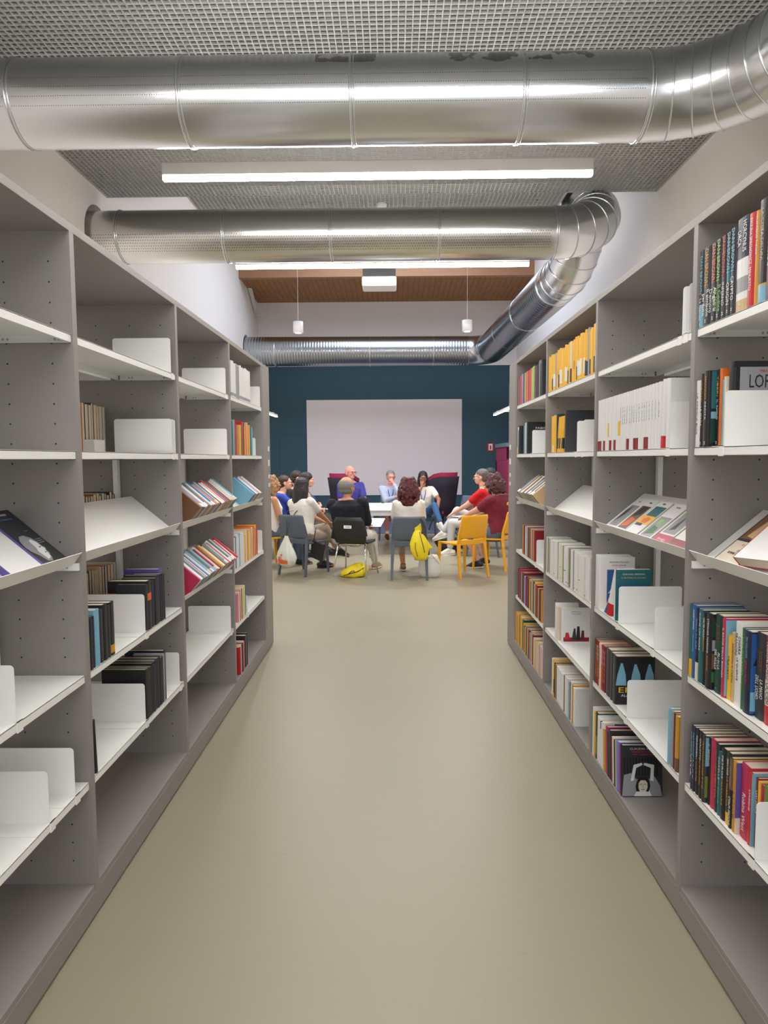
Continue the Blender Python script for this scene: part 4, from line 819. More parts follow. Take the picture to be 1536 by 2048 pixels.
DK = lambda n, hh, seed, t0=14, t1=30, d=.15: rnd_run(['black', 'charcoal', 'black', 'navy'], n, t0, t1, hh-10, hh+8, seed, d=d)
run('L', 1, 3, 3.07, [(34, 222, 'purple', dict(d=.16, ins=.03, label='large purple-blue book behind the row on the second left fourth shelf')), (16, 205, 'charcoal', dict(label='charcoal book beside the tall purple one, second left fourth shelf')), (22, 208, 'black', dict(label='black book two from the tall purple one, second left fourth shelf'))]+DK(80, 202, 21)+[(44, 206, 'black', dict(d=.17, bands=[(.6, .75, 'orange')], label='thick black book with orange mark on the second left fourth shelf')), (14, 196, 'charcoal', {})], 'dark books on the second left fourth shelf', yend=2.80)
run('L', 1, 3, 2.475, [(30, 196, 'black', dict(bands=[(.05, .2, 'ochre')])), (16, 190, 'charcoal', dict(label='slim charcoal book in the front group, second left fourth shelf')), (26, 200, 'black', dict(label='black book two behind the sky blue one, second left')), (22, 188, 'charcoal', dict(label='charcoal book just behind the sky blue one, second left')), (28, 196, 'skyblue', dict(label='sky blue book among dark ones on the second left fourth shelf')), (14, 178, 'navy', {}), (20, 176, 'black', dict(label='short black book nearest in the front group, second left fourth shelf'))], 'dark front books on the second left fourth shelf', yend=2.262)
run('L', 1, 4, 3.02, [(26, 226, 'navy', dict(d=.18)), (18, 215, 'grey', {})]+DK(250, 212, 22, 14, 26, .185), 'dark books on the second left fifth shelf', yend=2.765)
run('L', 1, 4, 2.29, [(16, 190, 'black', dict(lean=-.05, label='single black book at the near end, second left fifth shelf'))], 'dark books on the second left fifth shelf')
run('L', 3, 0, 4.99, rnd_run(['white', 'white', 'white', 'grey', 'white'], 560, 22, 44, 214, 232, 31, bands=[(.03, .12, 'grey')]), 'white books on the farthest left top shelf')
run('L', 3, 1, 5.03, rnd_run(('skyblue', 'teal', 'green', 'yellow', 'orange', 'beige', 'orange', 'yellow', 'charcoal', 'red', 'green', 'yellow', 'ochre', 'purple', 'orange', 'brown', 'red'), 600, 24, 44, 196, 232, 32), 'colourful books on the farthest left second shelf')
run('L', 3, 3, 5.15, rnd_run(['red', 'cream', 'red', 'darkred', 'orange', 'yellow', 'cream', 'red'], 470, 18, 34, 190, 225, 33)+rnd_run(['white', 'skyblue', 'cream', 'blue', 'white'], 280, 18, 34, 200, 226, 34), 'books on the farthest left fourth shelf')
run('L', 3, 4, 4.70, [(34, 198, 'green', {}), (22, 214, 'white', {}), (36, 210, 'yellow', {}), (22, 208, 'cream', {}), (30, 205, 'bottlegreen', {}), (22, 214, 'cream', {}), (26, 204, 'orange', {}), (20, 200, 'white', {}), (24, 190, 'pink', {})], 'books on the farthest left fifth shelf')
run('L', 3, 5, 4.73, [(26, 222, 'navy', dict(d=.16, lean=.06)), (50, 218, 'charcoal', dict(lean=.05, gap=.01)), (26, 196, 'red', dict(gap=.012)), (20, 198, 'cream', {}), (22, 194, 'maroon', {}), (30, 190, 'navy', {}), (26, 188, 'cream', {}), (24, 186, 'red', {})], 'books on the farthest left bottom board')
# back-to-back row seen through the shelves (fore-edges toward the aisle)
def back_run(side, bay, sh, y0, n, seed, h0, h1, desc, bi=.10):
    R = random.Random(seed); y = y0; z = (ZS+[ZB])[sh]+.0006; X = (AR if side == 'R' else -AL); s_ = 1 if side == 'R' else -1
    for i in range(n):
        t = R.uniform(.018, .038); h = R.uniform(h0, h1); c = R.choice(['charcoal', 'cream', 'brown', 'orange', 'navy', 'grey', 'beige'])
        b = make_book(t, h, .135, c); y -= t+.0006
        if side == 'R': b.matrix_world = Matrix.Translation((X+DEP-bi, y+t, z)) @ Matrix.Rotation(PI, 4, 'Z')
        else: b.matrix_world = Matrix.Translation((X-DEP+bi, y, z))
        b['flip'] = 1
        tag(b, '%s book seen by its page edges, %s of the %s' % (CN.get(c, c), ordw(i+1), desc), 'book', desc)
back_run('L', 1, 1, 3.235, 14, 41, .215, .228, 'back row behind the second left second shelf', .12)
m = MB(); m.box(-AL-.44, -AL-.295, 3.02, 3.13, ZS[1]+.0005, ZS[1]+.062); tag(m.obj('box', WHITEP, None, .002), 'low white box behind the bookends on the second left second shelf', 'box')
back_run('L', 1, 2, 3.235, 16, 42, .175, .19, 'back row behind the second left slanted shelf', .165)
back_run('L', 1, 3, 3.20, 12, 43, .22, .235, 'back row behind the second left fourth shelf', .16)
back_run('R', 1, 4, 2.98, 6, 44, .20, .21, 'back row behind the second right fifth shelf')

# past three hundred books the smallest in view become one object
def bdist(b):
    l = b.matrix_world.translation; d = math.hypot(l.x, l.y)
    return d+(20 if 'flip' in b else 0)
bpy.context.view_layer.update()
BOOKS = sorted([o for o in COL.objects if o.get('category') == 'book'], key=bdist)
print('BOOKS', len(BOOKS))
vs, fs, ms, mats, mi = [], [], [], [], {}
for b in BOOKS[299:]:
    for ch in list(b.children):
        me = ch.data; n = len(vs); Mx = b.matrix_world
        vs += [tuple(Mx @ v.co) for v in me.vertices]
        for p_ in me.polygons:
            mt = me.materials[min(p_.material_index, len(me.materials)-1)]
            if mt.name not in mi: mi[mt.name] = len(mats); mats.append(mt)
            fs.append(tuple(n+i for i in p_.vertices)); ms.append(mi[mt.name])
        bpy.data.objects.remove(ch, do_unlink=True)
    bpy.data.objects.remove(b, do_unlink=True)
me = bpy.data.meshes.new('distant_books'); me.from_pydata(vs, [], fs)
for x in mats: me.materials.append(x)
me.polygons.foreach_set('material_index', ms); me.update()
o = bpy.data.objects.new('distant_books', me); COL.objects.link(o)
tag(o, 'many small books filling the farthest shelves and back rows of both bookcases', 'books', kind='stuff')
for o in COL.objects:
    if 'flip' in o: del o['flip']
# ------------------------------------------------------------------ chairs, table, bags
YEL = mat('yellow_plastic', s2l(238, 172, 30), .4); GRY = mat('slate_plastic', s2l(88, 98, 112), .45)
BLK = mat('black_plastic', (.018, .018, .018), .45); CHR = mat('chrome_tube', (.8, .8, .8), .12, 1); BLKM = mat('black_metal', (.02, .02, .022), .4)
def leg4(parent, name, p0, p1, w0, w1, mt, dx=1.):
    q = MB(); p0, p1 = V(p0), V(p1); rings = []
    for p, w_ in ((p0, w0), (p0.lerp(p1, .5), (w0+w1)/2), (p1, w1)):
        a, b = w_/2*dx, w_/2; c = min(a, b)*.35
        rings.append([V((p.x+x, p.y+y, p.z)) for x, y in ((-a+c, -b), (a-c, -b), (a, -b+c), (a, b-c), (a-c, b), (-a+c, b), (-a, b-c), (-a, -b+c))])
    q.loft(rings, smooth=False); return q.obj(name, mt, parent)
def side_chair(x, y, rz, mt, label, grp='moulded plastic chairs in the circle'):
    r = empty('chair', (x, y, 0), (0, 0, rz)); tag(r, label, 'chair', grp)
    # backrest: curved panel, narrower at the top, above a slot
    q = MB(); rings = []; n = 12
    for i, z in enumerate([.515, .53, .60, .70, .79, .82]):
        f = (z-.515)/.305; hw = .218-.012*f-(.006 if i in (0, 5) else 0); yb = -.222-.075*f; ring = []
        th = .008 if i in (0, 5) else .013
        for k in range(n+1): u = -1+2*k/n; ring.append(V((u*hw, yb-.035*(1-u*u)+.012*f-th, z)))
        for k in range(n, -1, -1): u = -1+2*k/n; ring.append(V((u*hw, yb-.035*(1-u*u)+.012*f+th, z)))
        rings.append(ring)
    q.loft(rings); q.obj('backrest', mt, r)
    q = MB(); rings = []
    for z in (.435, .495):
        ring = []
        for k in range(n+1): u = -1+2*k/n; ring.append(V((u*.216, -.205-.030*(1-u*u)-.012, z)))
        for k in range(n, -1, -1): u = -1+2*k/n; ring.append(V((u*.216, -.205-.030*(1-u*u)+.012, z)))
        rings.append(ring)
    q.loft(rings, smooth=False); q.obj('back_rail', mt, r, .003)
    for s_ in (-1, 1):
        q = MB(); rings = []
        for z, yy, w_, xx in ((0, -.275, .028, .228), (.25, -.235, .036, .220), (.45, -.21, .046, .208), (.56, -.222, .044, .204), (.70, -.262, .030, .204)):
            a, b = w_/2, .015; rings.append([V((s_*xx+dx, yy+dy, z)) for dx, dy in ((-a, -b), (a, -b), (a, b), (-a, b))])
        q.loft(rings, smooth=False); q.obj('leg', mt, r, .004)
        leg4(r, 'leg', (s_*.222, .235, 0), (s_*.205, .215, .445), .026, .044, mt)
    q = MB(); rings = []
    for yy, hw, zz in ((-.215, .19, .452), (-.10, .205, .446), (.05, .215, .444), (.20, .222, .448), (.238, .218, .440)):
        rings.append([V((-hw, yy, zz-.024)), V((hw, yy, zz-.024)), V((hw, yy, zz)), V((hw*.5, yy, zz-.008)), V((0, yy, zz-.012)), V((-hw*.5, yy, zz-.008)), V((-hw, yy, zz))])
    q.loft(rings, smooth=False); q.obj('seat', mt, r, .004)
    return r
def R_(a): return math.radians(a)
side_chair(-1.215, 9.295, R_(-32), GRY, 'slate grey chair with a white drawstring bag hanging from its back')
side_chair(.20, 8.96, R_(0), GRY, 'slate grey chair with a bright yellow backpack hanging from its corner')
side_chair(.91, 9.10, R_(31), YEL, 'empty yellow plastic chair in the open front of the circle')
side_chair(1.44, 9.65, R_(55), YEL, 'yellow plastic chair under the person in the maroon shirt')
side_chair(-1.86, 9.86, R_(-62), YEL, 'yellow plastic chair at the left edge with a yellow bag over its back')
side_chair(-1.90, 10.75, R_(-75), GRY, 'slate grey chair under the person in blue at far left')
side_chair(-1.68, 11.45, R_(-85), GRY, 'slate grey chair under the brown-haired person behind the black-haired women')
side_chair(-.80, 12.95, R_(180), GRY, 'slate grey chair under the bald person in the violet shirt')
side_chair(-.05, 13.25, R_(180), GRY, 'slate grey chair under the person in the striped shirt and shorts')
side_chair(.60, 13.25, R_(180), GRY, 'slate grey chair under the person in jeans holding a hand to their mouth')
side_chair(1.36, 13.25, R_(142), GRY, 'empty slate grey chair with a dark tablet case leaning on its backrest')
side_chair(1.45, 10.95, R_(72), GRY, 'slate grey chair under the person in the red shirt')
side_chair(1.80, 11.75, R_(80), GRY, 'slate grey chair under the dark-haired person behind the red shirt')
# black chair on chrome tubes
r = empty('chair', (-.51, 9.10, 0), (0, 0, R_(-16.6))); tag(r, 'black plastic chair on chrome legs with a white sticker on its back', 'chair')
q = MB(); rings = []; n = 12
for z, hw, y0 in ((.45, .20, -.17), (.52, .225, -.215), (.62, .225, -.235), (.74, .21, -.255), (.80, .17, -.265)):
    ring = []
    for k in range(n+1): u = -1+2*k/n; ring.append(V((u*hw, y0-.03*(1-u*u)-.006, z)))
    for k in range(n, -1, -1): u = -1+2*k/n; ring.append(V((u*hw, y0-.03*(1-u*u)+.006, z)))
    rings.append(ring)
q.loft(rings); bk = q.obj('backrest', BLK, r)
q = MB(); q.box(-.055, .05, -.290, -.285, .655, .695, 0); q.box(-.03, .03, -.2912, -.290, .673, .678, 1); q.obj('sticker', [LWHITE, BLK], bk)
q = MB(); rings = []
for yy, hw, zz in ((-.19, .20, .475), (-.1, .215, .452), (.1, .22, .455), (.2, .215, .462), (.235, .20, .448)):
    rings.append([V((-hw, yy, zz-.014)), V((hw, yy, zz-.014)), V((hw, yy, zz+.012)), V((hw*.5, yy, zz)), V((-hw*.5, yy, zz)), V((-hw, yy, zz+.012))])
q.loft(rings); q.obj('seat', BLK, r)
for s_ in (-1, 1):
    q = MB(); q.tube([(s_*.235, -.255, 0), (s_*.19, -.16, .41), (s_*.19, -.12, .435)], .011, 10); q.obj('leg', CHR, r)
    q = MB(); q.tube([(s_*.235, .25, 0), (s_*.20, .18, .40), (s_*.19, .14, .435)], .011, 10); q.obj('leg', CHR, r)
q = MB()
for s_ in (-1, 1): q.tube([(s_*.19, -.13, .435), (s_*.19, .15, .435)], .011, 10)
q.tube([(-.19, -.12, .432), (.19, -.12, .432)], .010, 8); q.tube([(-.19, .13, .432), (.19, .13, .432)], .010, 8); q.obj('under_frame', CHR, r)
# wing armchairs
PLUM = mat('plum_felt', s2l(44, 38, 50), .9, fn=noisy(150, .2)); MAGF = mat('magenta_seat_felt', s2l(148, 26, 66), .85, fn=noisy(150, .12))
def armchair(x, y, rz, label):
    r = empty('armchair', (x, y, 0), (0, 0, rz)); tag(r, label, 'armchair', 'high-backed wing armchairs')
    def shell(off, name, mt, ztop=0.):
        q = MB(); rings = []
        # plan: U shape open to +y, at heights; wings flare and the top is higher at the back
        for f in (0, .25, .5, .75, 1.0):
            hw = .185+.07*f-off; yb = -.24-.09*f+off; yf_ = .16+.06*f
            outer = []
            pts = [(-hw, yf_), (-hw, .02), (-hw, yb+.12), (-hw+.06, yb+.02), (-hw+.14, yb), (0, yb-.005), (hw-.14, yb), (hw-.06, yb+.02), (hw, yb+.12), (hw, .02), (hw, yf_)]
            for (px, py) in pts:
                top = 1.17+ztop-.13*max(0, (py+.05)/.3) if py > -.05 else 1.17+ztop
                outer.append(V((px, py, .36+f*(top-.36))))
            th = .022; inner = []
            for v_ in reversed(outer):
                dx = -math.copysign(th, v_.x) if abs(v_.x) > .1 else 0; dy = th if v_.y < yb+.08 else 0
                inner.append(V((v_.x+dx, v_.y+dy, v_.z)))
            rings.append(outer+inner)
        q.loft(rings); return q.obj(name, mt, r)
    shell(0, 'outer_shell', PLUM); shell(.0235, 'inner_lining', MAGF, .085)
    q = MB(); q.box(-.17, .17, -.20, .20, .36, .46); q.obj('seat_cushion', MAGF, r, .03)
    q = MB(); q.box(-.18, .18, -.22, .16, .33, .36); q.obj('under_frame', BLKM, r)
    for a, b in ((-1, -1), (1, -1), (-1, 1), (1, 1)):
        q = MB(); q.tube([(a*.13, b*.13, .33), (a*.21, b*.22, 0)], [.014, .009], 10); q.obj('leg', BLKM, r)
    return r
armchair(1.06, 14.75, R_(38), 'dark plum high-backed armchair with magenta lining to the right of the screen'); armchair(-1.03, 14.45, R_(-38), 'dark plum high-backed armchair behind the bald person in violet')
# table
TBW = mat('table_white', s2l(236, 238, 242), .3)
r = empty('table', (0, 11.75, 0)); tag(r, 'white rectangular table in the middle of the seated group', 'table')
q = MB(); q.box(-.45, .50, -.80, .85, .72, .745); q.obj('table_top', TBW, r, .003)
q = MB(); q.box(-.42, .47, -.77, -.75, .64, .72); q.box(-.42, .47, .80, .82, .64, .72); q.box(-.42, -.40, -.75, .80, .64, .72); q.box(.45, .47, -.75, .80, .64, .72); q.obj('apron', mat('table_apron', s2l(205, 207, 212), .4), r)
for a in (-.415, .465):
    for b in (-.765, .815): q = MB(); q.box(a-.0, a+(.045 if a < 0 else -.045), b, b+(.045 if b < 0 else -.045), 0, .64); q.obj('leg', mat('table_leg', s2l(200, 203, 208), .4), r)
m = MB(); m.box(-.30, .22, 10.98, 11.28, .7455, .7463); tag(m.obj('paper_sheet', LWHITE), 'white sheet of paper on the near edge of the white table', 'paper')
m = MB(); m.tube([(-.19, 12.35, .7455), (-.19, 12.35, .757)], .03, 16); m.tube([(-.19, 12.35, .757), (-.19, 12.35, .775)], .022, 12, 1)
tag(m.obj('tape_roll', [mat('tape_yellow', s2l(214, 205, 60), .4), BLKM]), 'small yellow and black roll on the white table', 'tape roll')
# soft bags
def blob(name, prof, mt, parent=None, amp=.01, seg=28, freq=9., fold=0., squash=1., ribs=0, bend=None):
    q = MB(); rings = []
    for z, rx, ry in prof:
        ring = []
        for k in range(seg):
            a = 2*PI*k/seg; n = noise.noise(V((math.cos(a)*1.5+z*3, math.sin(a)*1.5, z*freq*.5)))
            rb = 1+fold*math.cos(a*ribs)*(.5+.5*min(1, z/prof[-1][0])) if ribs else 1
            x = math.cos(a)*rx*rb*(1+amp*10*n); y = math.sin(a)*ry*rb*(1+amp*10*n); p = V((x, y, z+n*amp))
            ring.append(bend(p) if bend else p)
        rings.append(ring)
    q.loft(rings)
    return q.obj(name, mt, parent)
YB = mat('yellow_nylon', s2l(240, 214, 30), .5, fn=noisy(14, .12, .4)); WB = mat('white_nylon', s2l(222, 224, 218), .5, fn=noisy(10, .04, .5))
MUS = mat('mustard_canvas', s2l(206, 146, 22), .7, fn=noisy(12, .15, .4)); ORG = mat('orange_print', s2l(232, 104, 30), .5); STRAP = mat('black_strap', (.03, .03, .035), .7)
# drawstring bag on the grey chair
Cc = Matrix.Translation((-1.215, 9.295, 0)) @ Matrix.Rotation(R_(-32), 4, 'Z')
r = empty('drawstring_bag'); r.matrix_world = Cc @ Matrix.Translation((-.01, -.36, .13)); tag(r, 'white drawstring bag with orange print hanging behind a grey chair', 'bag')
blob('sack', [(0, .03, .02), (.015, .09, .05), (.06, .135, .075), (.12, .15, .08), (.19, .13, .07), (.27, .095, .055), (.34, .055, .035), (.40, .025, .02), (.415, .02, .015)], WB, r, .012, 40, fold=.09, ribs=11)
q = MB()
def on_sack(x, z, e=.004):
    zz = [0, .015, .06, .12, .19, .27, .34, .40]; rx = [.03, .09, .135, .15, .13, .095, .055, .025]; ry = [.02, .05, .075, .08, .07, .055, .035, .02]
    for i in range(7):
        if zz[i] <= z <= zz[i+1]: f = (z-zz[i])/(zz[i+1]-zz[i]); a = rx[i]+(rx[i+1]-rx[i])*f; b = ry[i]+(ry[i+1]-ry[i])*f
    u = max(-1, min(1, x/a)); return V((x, -b*math.sqrt(1-u*u)*1.10-e, z))
def patch(x0, x1, z0, z1, m=0, n=6):
    for i in range(n):
        a = x0+(x1-x0)*i/n; b = x0+(x1-x0)*(i+1)/n
        for j in range(3): c = z0+(z1-z0)*j/3; d_ = z0+(z1-z0)*(j+1)/3; q.poly([on_sack(a, c), on_sack(b, c), on_sack(b, d_), on_sack(a, d_)], m)
patch(-.10, .02, .05, .105); patch(-.085, -.045, .105, .145); patch(-.04, -.012, .155, .18); patch(.02, .075, .055, .10)
q.obj('orange_print', ORG, r)
q = MB(); q.tube([(0, .0, .40), (-.03, .045, .58), (-.045, .05, .735), (-.045, .12, .74)], .0028, 6); q.tube([(0, .0, .40), (.01, .045, .58), (.015, .05, .735), (.015, .12, .74)], .0028, 6); q.obj('cord', STRAP, r)
# hanging yellow backpack
C3 = Matrix.Translation((.20, 8.96, 0))
r = empty('backpack'); r.matrix_world = C3 @ Matrix.Translation((.155, -.33, .27)) @ Matrix.Rotation(R_(-8), 4, 'Y'); tag(r, 'yellow backpack hanging from the grey chair of the red-haired person', 'backpack')
blob('pack', [(0, .03, .02), (.01, .07, .04), (.05, .095, .065), (.13, .115, .08), (.22, .115, .08), (.30, .085, .06), (.36, .05, .035), (.385, .02, .015)], YB, r, .02, 32)
q = MB(); q.tube([(.02, -.075, .37), (.03, -.088, .28), (.045, -.088, .16), (.05, -.085, .10)], .005, 6); q.tube([(-.05, -.070, .24), (-.06, -.078, .16), (-.045, -.075, .06)], .004, 6); q.obj('zip', STRAP, r)
q = MB(); q.box(-.03, .055, .03, .045, .36, .52); q.box(-.03, .055, .045, .10, .512, .52); q.prism([(.05, .33), (.08, .30), (.14, .17), (.16, .14), (.10, .13), (.03, .2)], -.03, .0); q.obj('fabric_strap', YB, r, .003)
q = MB(); q.tube([(.055, .03, .53), (.09, .02, .45), (.10, 0, .36), (.05, -.03, .34), (.03, .0, .37)], .012, 8); q.tube([(.1, 0, .36), (.11, -.01, .18), (.10, .0, .05)], .008, 8); q.obj('shoulder_strap', STRAP, r)
# white handbag
r = empty('handbag', (.47, 8.93, 0), (0, 0, R_(-10))); tag(r, 'white handbag with a gold chain on the floor by the grey chair leg', 'handbag')
WL = mat('white_leather', s2l(226, 226, 222), .4, fn=noisy(20, .03, .15))
blob('bag_body', [(0, .10, .04), (.01, .125, .055), (.08, .15, .06), (.18, .145, .05), (.26, .12, .035), (.30, .10, .02)], WL, r, .006, 28)
q = MB()
for i in range(12):
    f = i/11; p = V((-.02+.15*f, -.05, .36-.17*f)); q.tube([p+V((.008*math.cos(a), .003*(i % 2), .010*math.sin(a))) for a in [2*PI*k/8 for k in range(9)]], .0028, 5)
q.obj('chain', mat('gold_chain', (.6, .48, .25), .3, 1), r)
# yellow backpack on the floor
r = empty('backpack', (-.52, 9.0, 0), (0, 0, R_(5))); tag(r, 'yellow backpack lying on the floor under the black chair', 'backpack')
blob('pack', [(0, .13, .10), (.01, .165, .12), (.05, .18, .13), (.10, .155, .12), (.14, .10, .09), (.17, .04, .05)], YB, r, .02, 32, bend=lambda p: V((p.x-.25*max(0, .1-p.z)+.35*p.z, p.y, p.z)))
q = MB(); q.tube([(-.15, -.125, .03), (-.07, -.135, .06), (.04, -.12, .085), (.12, -.10, .125)], .006, 6); q.tube([(-.08, -.14, .06), (-.05, -.15, .09), (-.01, -.14, .10), (.0, -.14, .07)], .006, 6); q.obj('zip', STRAP, r)
# mustard bag over the yellow chair at left
Cy = Matrix.Translation((-1.86, 9.86, 0)) @ Matrix.Rotation(R_(-62), 4, 'Z')
r = empty('tote_bag'); r.matrix_world = Cy @ Matrix.Translation((.10, -.37, .22)); tag(r, 'mustard yellow cloth bag draped over the leftmost yellow chair', 'bag')
blob('bag_cloth', [(0, .08, .03), (.03, .12, .05), (.15, .15, .06), (.30, .17, .06), (.45, .165, .055), (.58, .13, .045), (.61, .11, .04)], MUS, r, .02, 32, fold=.05, ribs=7)
q = MB(); q.tube([(-.10, 0, .58), (-.04, .05, .63), (.05, .05, .63), (.11, 0, .58)], .012, 8); q.obj('handle', MUS, r)
# black bag slumped on the floor near the middle
r = empty('shoulder_bag', (.92, 11.25, 0), (0, 0, R_(10))); tag(r, 'black slumped bag on the floor beyond the empty yellow chair', 'bag')
blob('bag_body', [(0, .08, .05), (.02, .13, .08), (.10, .20, .10), (.18, .25, .10), (.22, .24, .08), (.24, .2, .05)], mat('black_nylon', (.02, .02, .022), .6), r, .015, 28)
q = MB(); q.tube([(-.2, 0, .22), (-.1, 0, .33), (.1, 0, .33), (.2, 0, .22)], .008, 8); q.obj('strap', STRAP, r)
# small black crossbody bag hanging at the first grey chair
r = empty('shoulder_bag', (-1.02, 9.12, .33), (R_(0), R_(14), R_(-37))); tag(r, 'flat black shoulder bag hanging beside the leftmost grey chair', 'bag')
q = MB(); q.box(-.11, .11, -.02, .02, -.12, .12); q.obj('bag_body', mat('black_canvas', (.018, .018, .02), .8), r, .012)
q = MB(); q.tube([(-.10, 0, .11), (-.12, .03, .20), (-.14, .05, .28)], .006, 6); q.obj('strap', STRAP, r)
m = MB(); m.box(-.12, .12, -.012, .012, 0, .25, M=Matrix.Translation((1.44, 13.34, .46)) @ Matrix.Rotation(R_(142), 4, 'Z') @ Matrix.Rotation(R_(12), 4, 'X'))
tag(m.obj('tablet_case', mat('taupe_fabric', s2l(98, 90, 92), .8), None, .008), 'dark taupe tablet case leaning on the empty grey chair', 'case')
# ------------------------------------------------------------------ people
def skinmat(n, c): return mat('skin_'+n, s2l(*c), .5, fn=noisy(30, .06))
SK = dict(fair=skinmat('fair', (214, 164, 140)), pink=skinmat('pink', (220, 150, 136)), tan=skinmat('tan', (190, 136, 104)), brown=skinmat('brown', (156, 102, 76)))
EYEW = mat('eye_white', (.75, .72, .70), .3); EYED = mat('eye_dark', (.03, .02, .015), .2); LIP = mat('lips', s2l(170, 88, 84), .5); FRAME = mat('glasses_black', (.015, .015, .02), .3)
def remesh(mb, name, mt, vox, parent, smooth=6, disp=None):
    o = mb.obj(name, mt, parent)
    rm = o.modifiers.new('r', 'REMESH'); rm.mode = 'VOXEL'; rm.voxel_size = vox; rm.use_smooth_shade = True
    if smooth: sm = o.modifiers.new('s', 'SMOOTH'); sm.iterations = smooth; sm.factor = .5
    bake(o)
    if disp:
        me = o.data; me.update()
        cs = [v.co.copy() for v in me.vertices]; ns = [v.normal.copy() for v in me.vertices]
        for v, c, n in zip(me.vertices, cs, ns): v.co = c+n*disp(c)
        me.update()
    o.data.polygons.foreach_set('use_smooth', [True]*len(o.data.polygons)); o.data.materials.clear(); o.data.materials.append(mt)
    return o
def cap(mb, a, b, ra, rb, seg=14):
    a, b = V(a), V(b); d = (b-a); L = d.length
    if L < 1e-5: mb.ball(a, ra, seg, 8); return
    d /= L; pts, rad = [], []
    for t in (-.97, -.75, -.4): pts.append(a+d*ra*t); rad.append(ra*math.sqrt(1-t*t))
    pts += [a, a.lerp(b, .33), a.lerp(b, .66), b]; rad += [ra, ra+(rb-ra)*.33, ra+(rb-ra)*.66, rb]
    for t in (.4, .75, .97): pts.append(b+d*rb*t); rad.append(rb*math.sqrt(1-t*t))
    mb.tube(pts, rad, seg)
def ik(a, b, l1, l2, pole):
    a, b = V(a), V(b); d = b-a; L = min(d.length, (l1+l2)*.995); dn = d.normalized(); b = a+dn*L
    x = (l1*l1-l2*l2+L*L)/(2*L); h = math.sqrt(max(0, l1*l1-x*x)); p = V(pole); p = (p-dn*p.dot(dn)).normalized()
    return a+dn*x+p*h, b
def torso_rings(hip, up, fwd, side, S, infl=0., t0=0., t1=1., wide=1., deep=1., bust=0.):
    st = [(-.13, .10, .085, .01), (-.09, .150, .115, .0), (-.02, .172, .125, -.005), (.06, .165, .120, 0), (.15, .150, .112, .012), (.24, .155, .112, .018), (.34, .170, .116, .012), (.42, .178, .108, 0), (.475, .160, .088, -.012), (.51, .105, .068, -.018), (.54, .062, .056, -.012)]
    rs = []
    for h, w, d, f in st:
        if h < t0 or h > t1: continue
        if h < .46: w *= wide; d *= deep
        if .2 < h < .4: d += bust*.5; f += bust*.5
        # the lower trunk bends less than the chest
        k = h*S; c = hip+V((0, 0, 1))*min(k, .06*S)+up*max(0, k-.06*S)+fwd*f*S
        rs.append([c+side*math.copysign(abs(math.cos(a))**.85, math.cos(a))*(w*S+infl)+fwd*math.copysign(abs(math.sin(a))**.9, math.sin(a))*(d*S+infl) for a in [2*PI*i/24 for i in range(24)]])
    return rs
def hand(mb, wrist, dirv, palm_n, thumb_side, S, curl=.35):
    """palm from the wrist along dirv; palm_n = the way the palm faces"""
    d = V(dirv).normalized(); n = V(palm_n); n = (n-d*n.dot(d)).normalized(); s_ = d.cross(n)*thumb_side
    for k in (-1, -.33, .33, 1): cap(mb, wrist+d*.01, wrist+d*.085*S+s_*.026*k*S, .017*S, .0125*S, 10)
    for i, (k, L) in enumerate(((1.15, .068), (.4, .078), (-.4, .073), (-1.15, .058))):
        b = wrist+d*.088*S+s_*.026*k*S; a1 = curl*.8; p1 = b+(d*math.cos(a1)+n*math.sin(a1)+s_*.06*k)*L*.52*S; a2 = a1+curl*1.6; p2 = p1+(d*math.cos(a2)+n*math.sin(a2))*L*.48*S
        cap(mb, b, p1, .0092*S, .0085*S, 8); cap(mb, p1, p2, .0085*S, .0072*S, 8)
    b = wrist+d*.030*S+s_*.028*S; p1 = b+(d*.62+s_*.72+n*.25).normalized()*.042*S; p2 = p1+(d*.85+s_*.28+n*.4).normalized()*.032*S
    cap(mb, b, p1, .0125*S, .010*S, 8); cap(mb, p1, p2, .010*S, .008*S, 8)
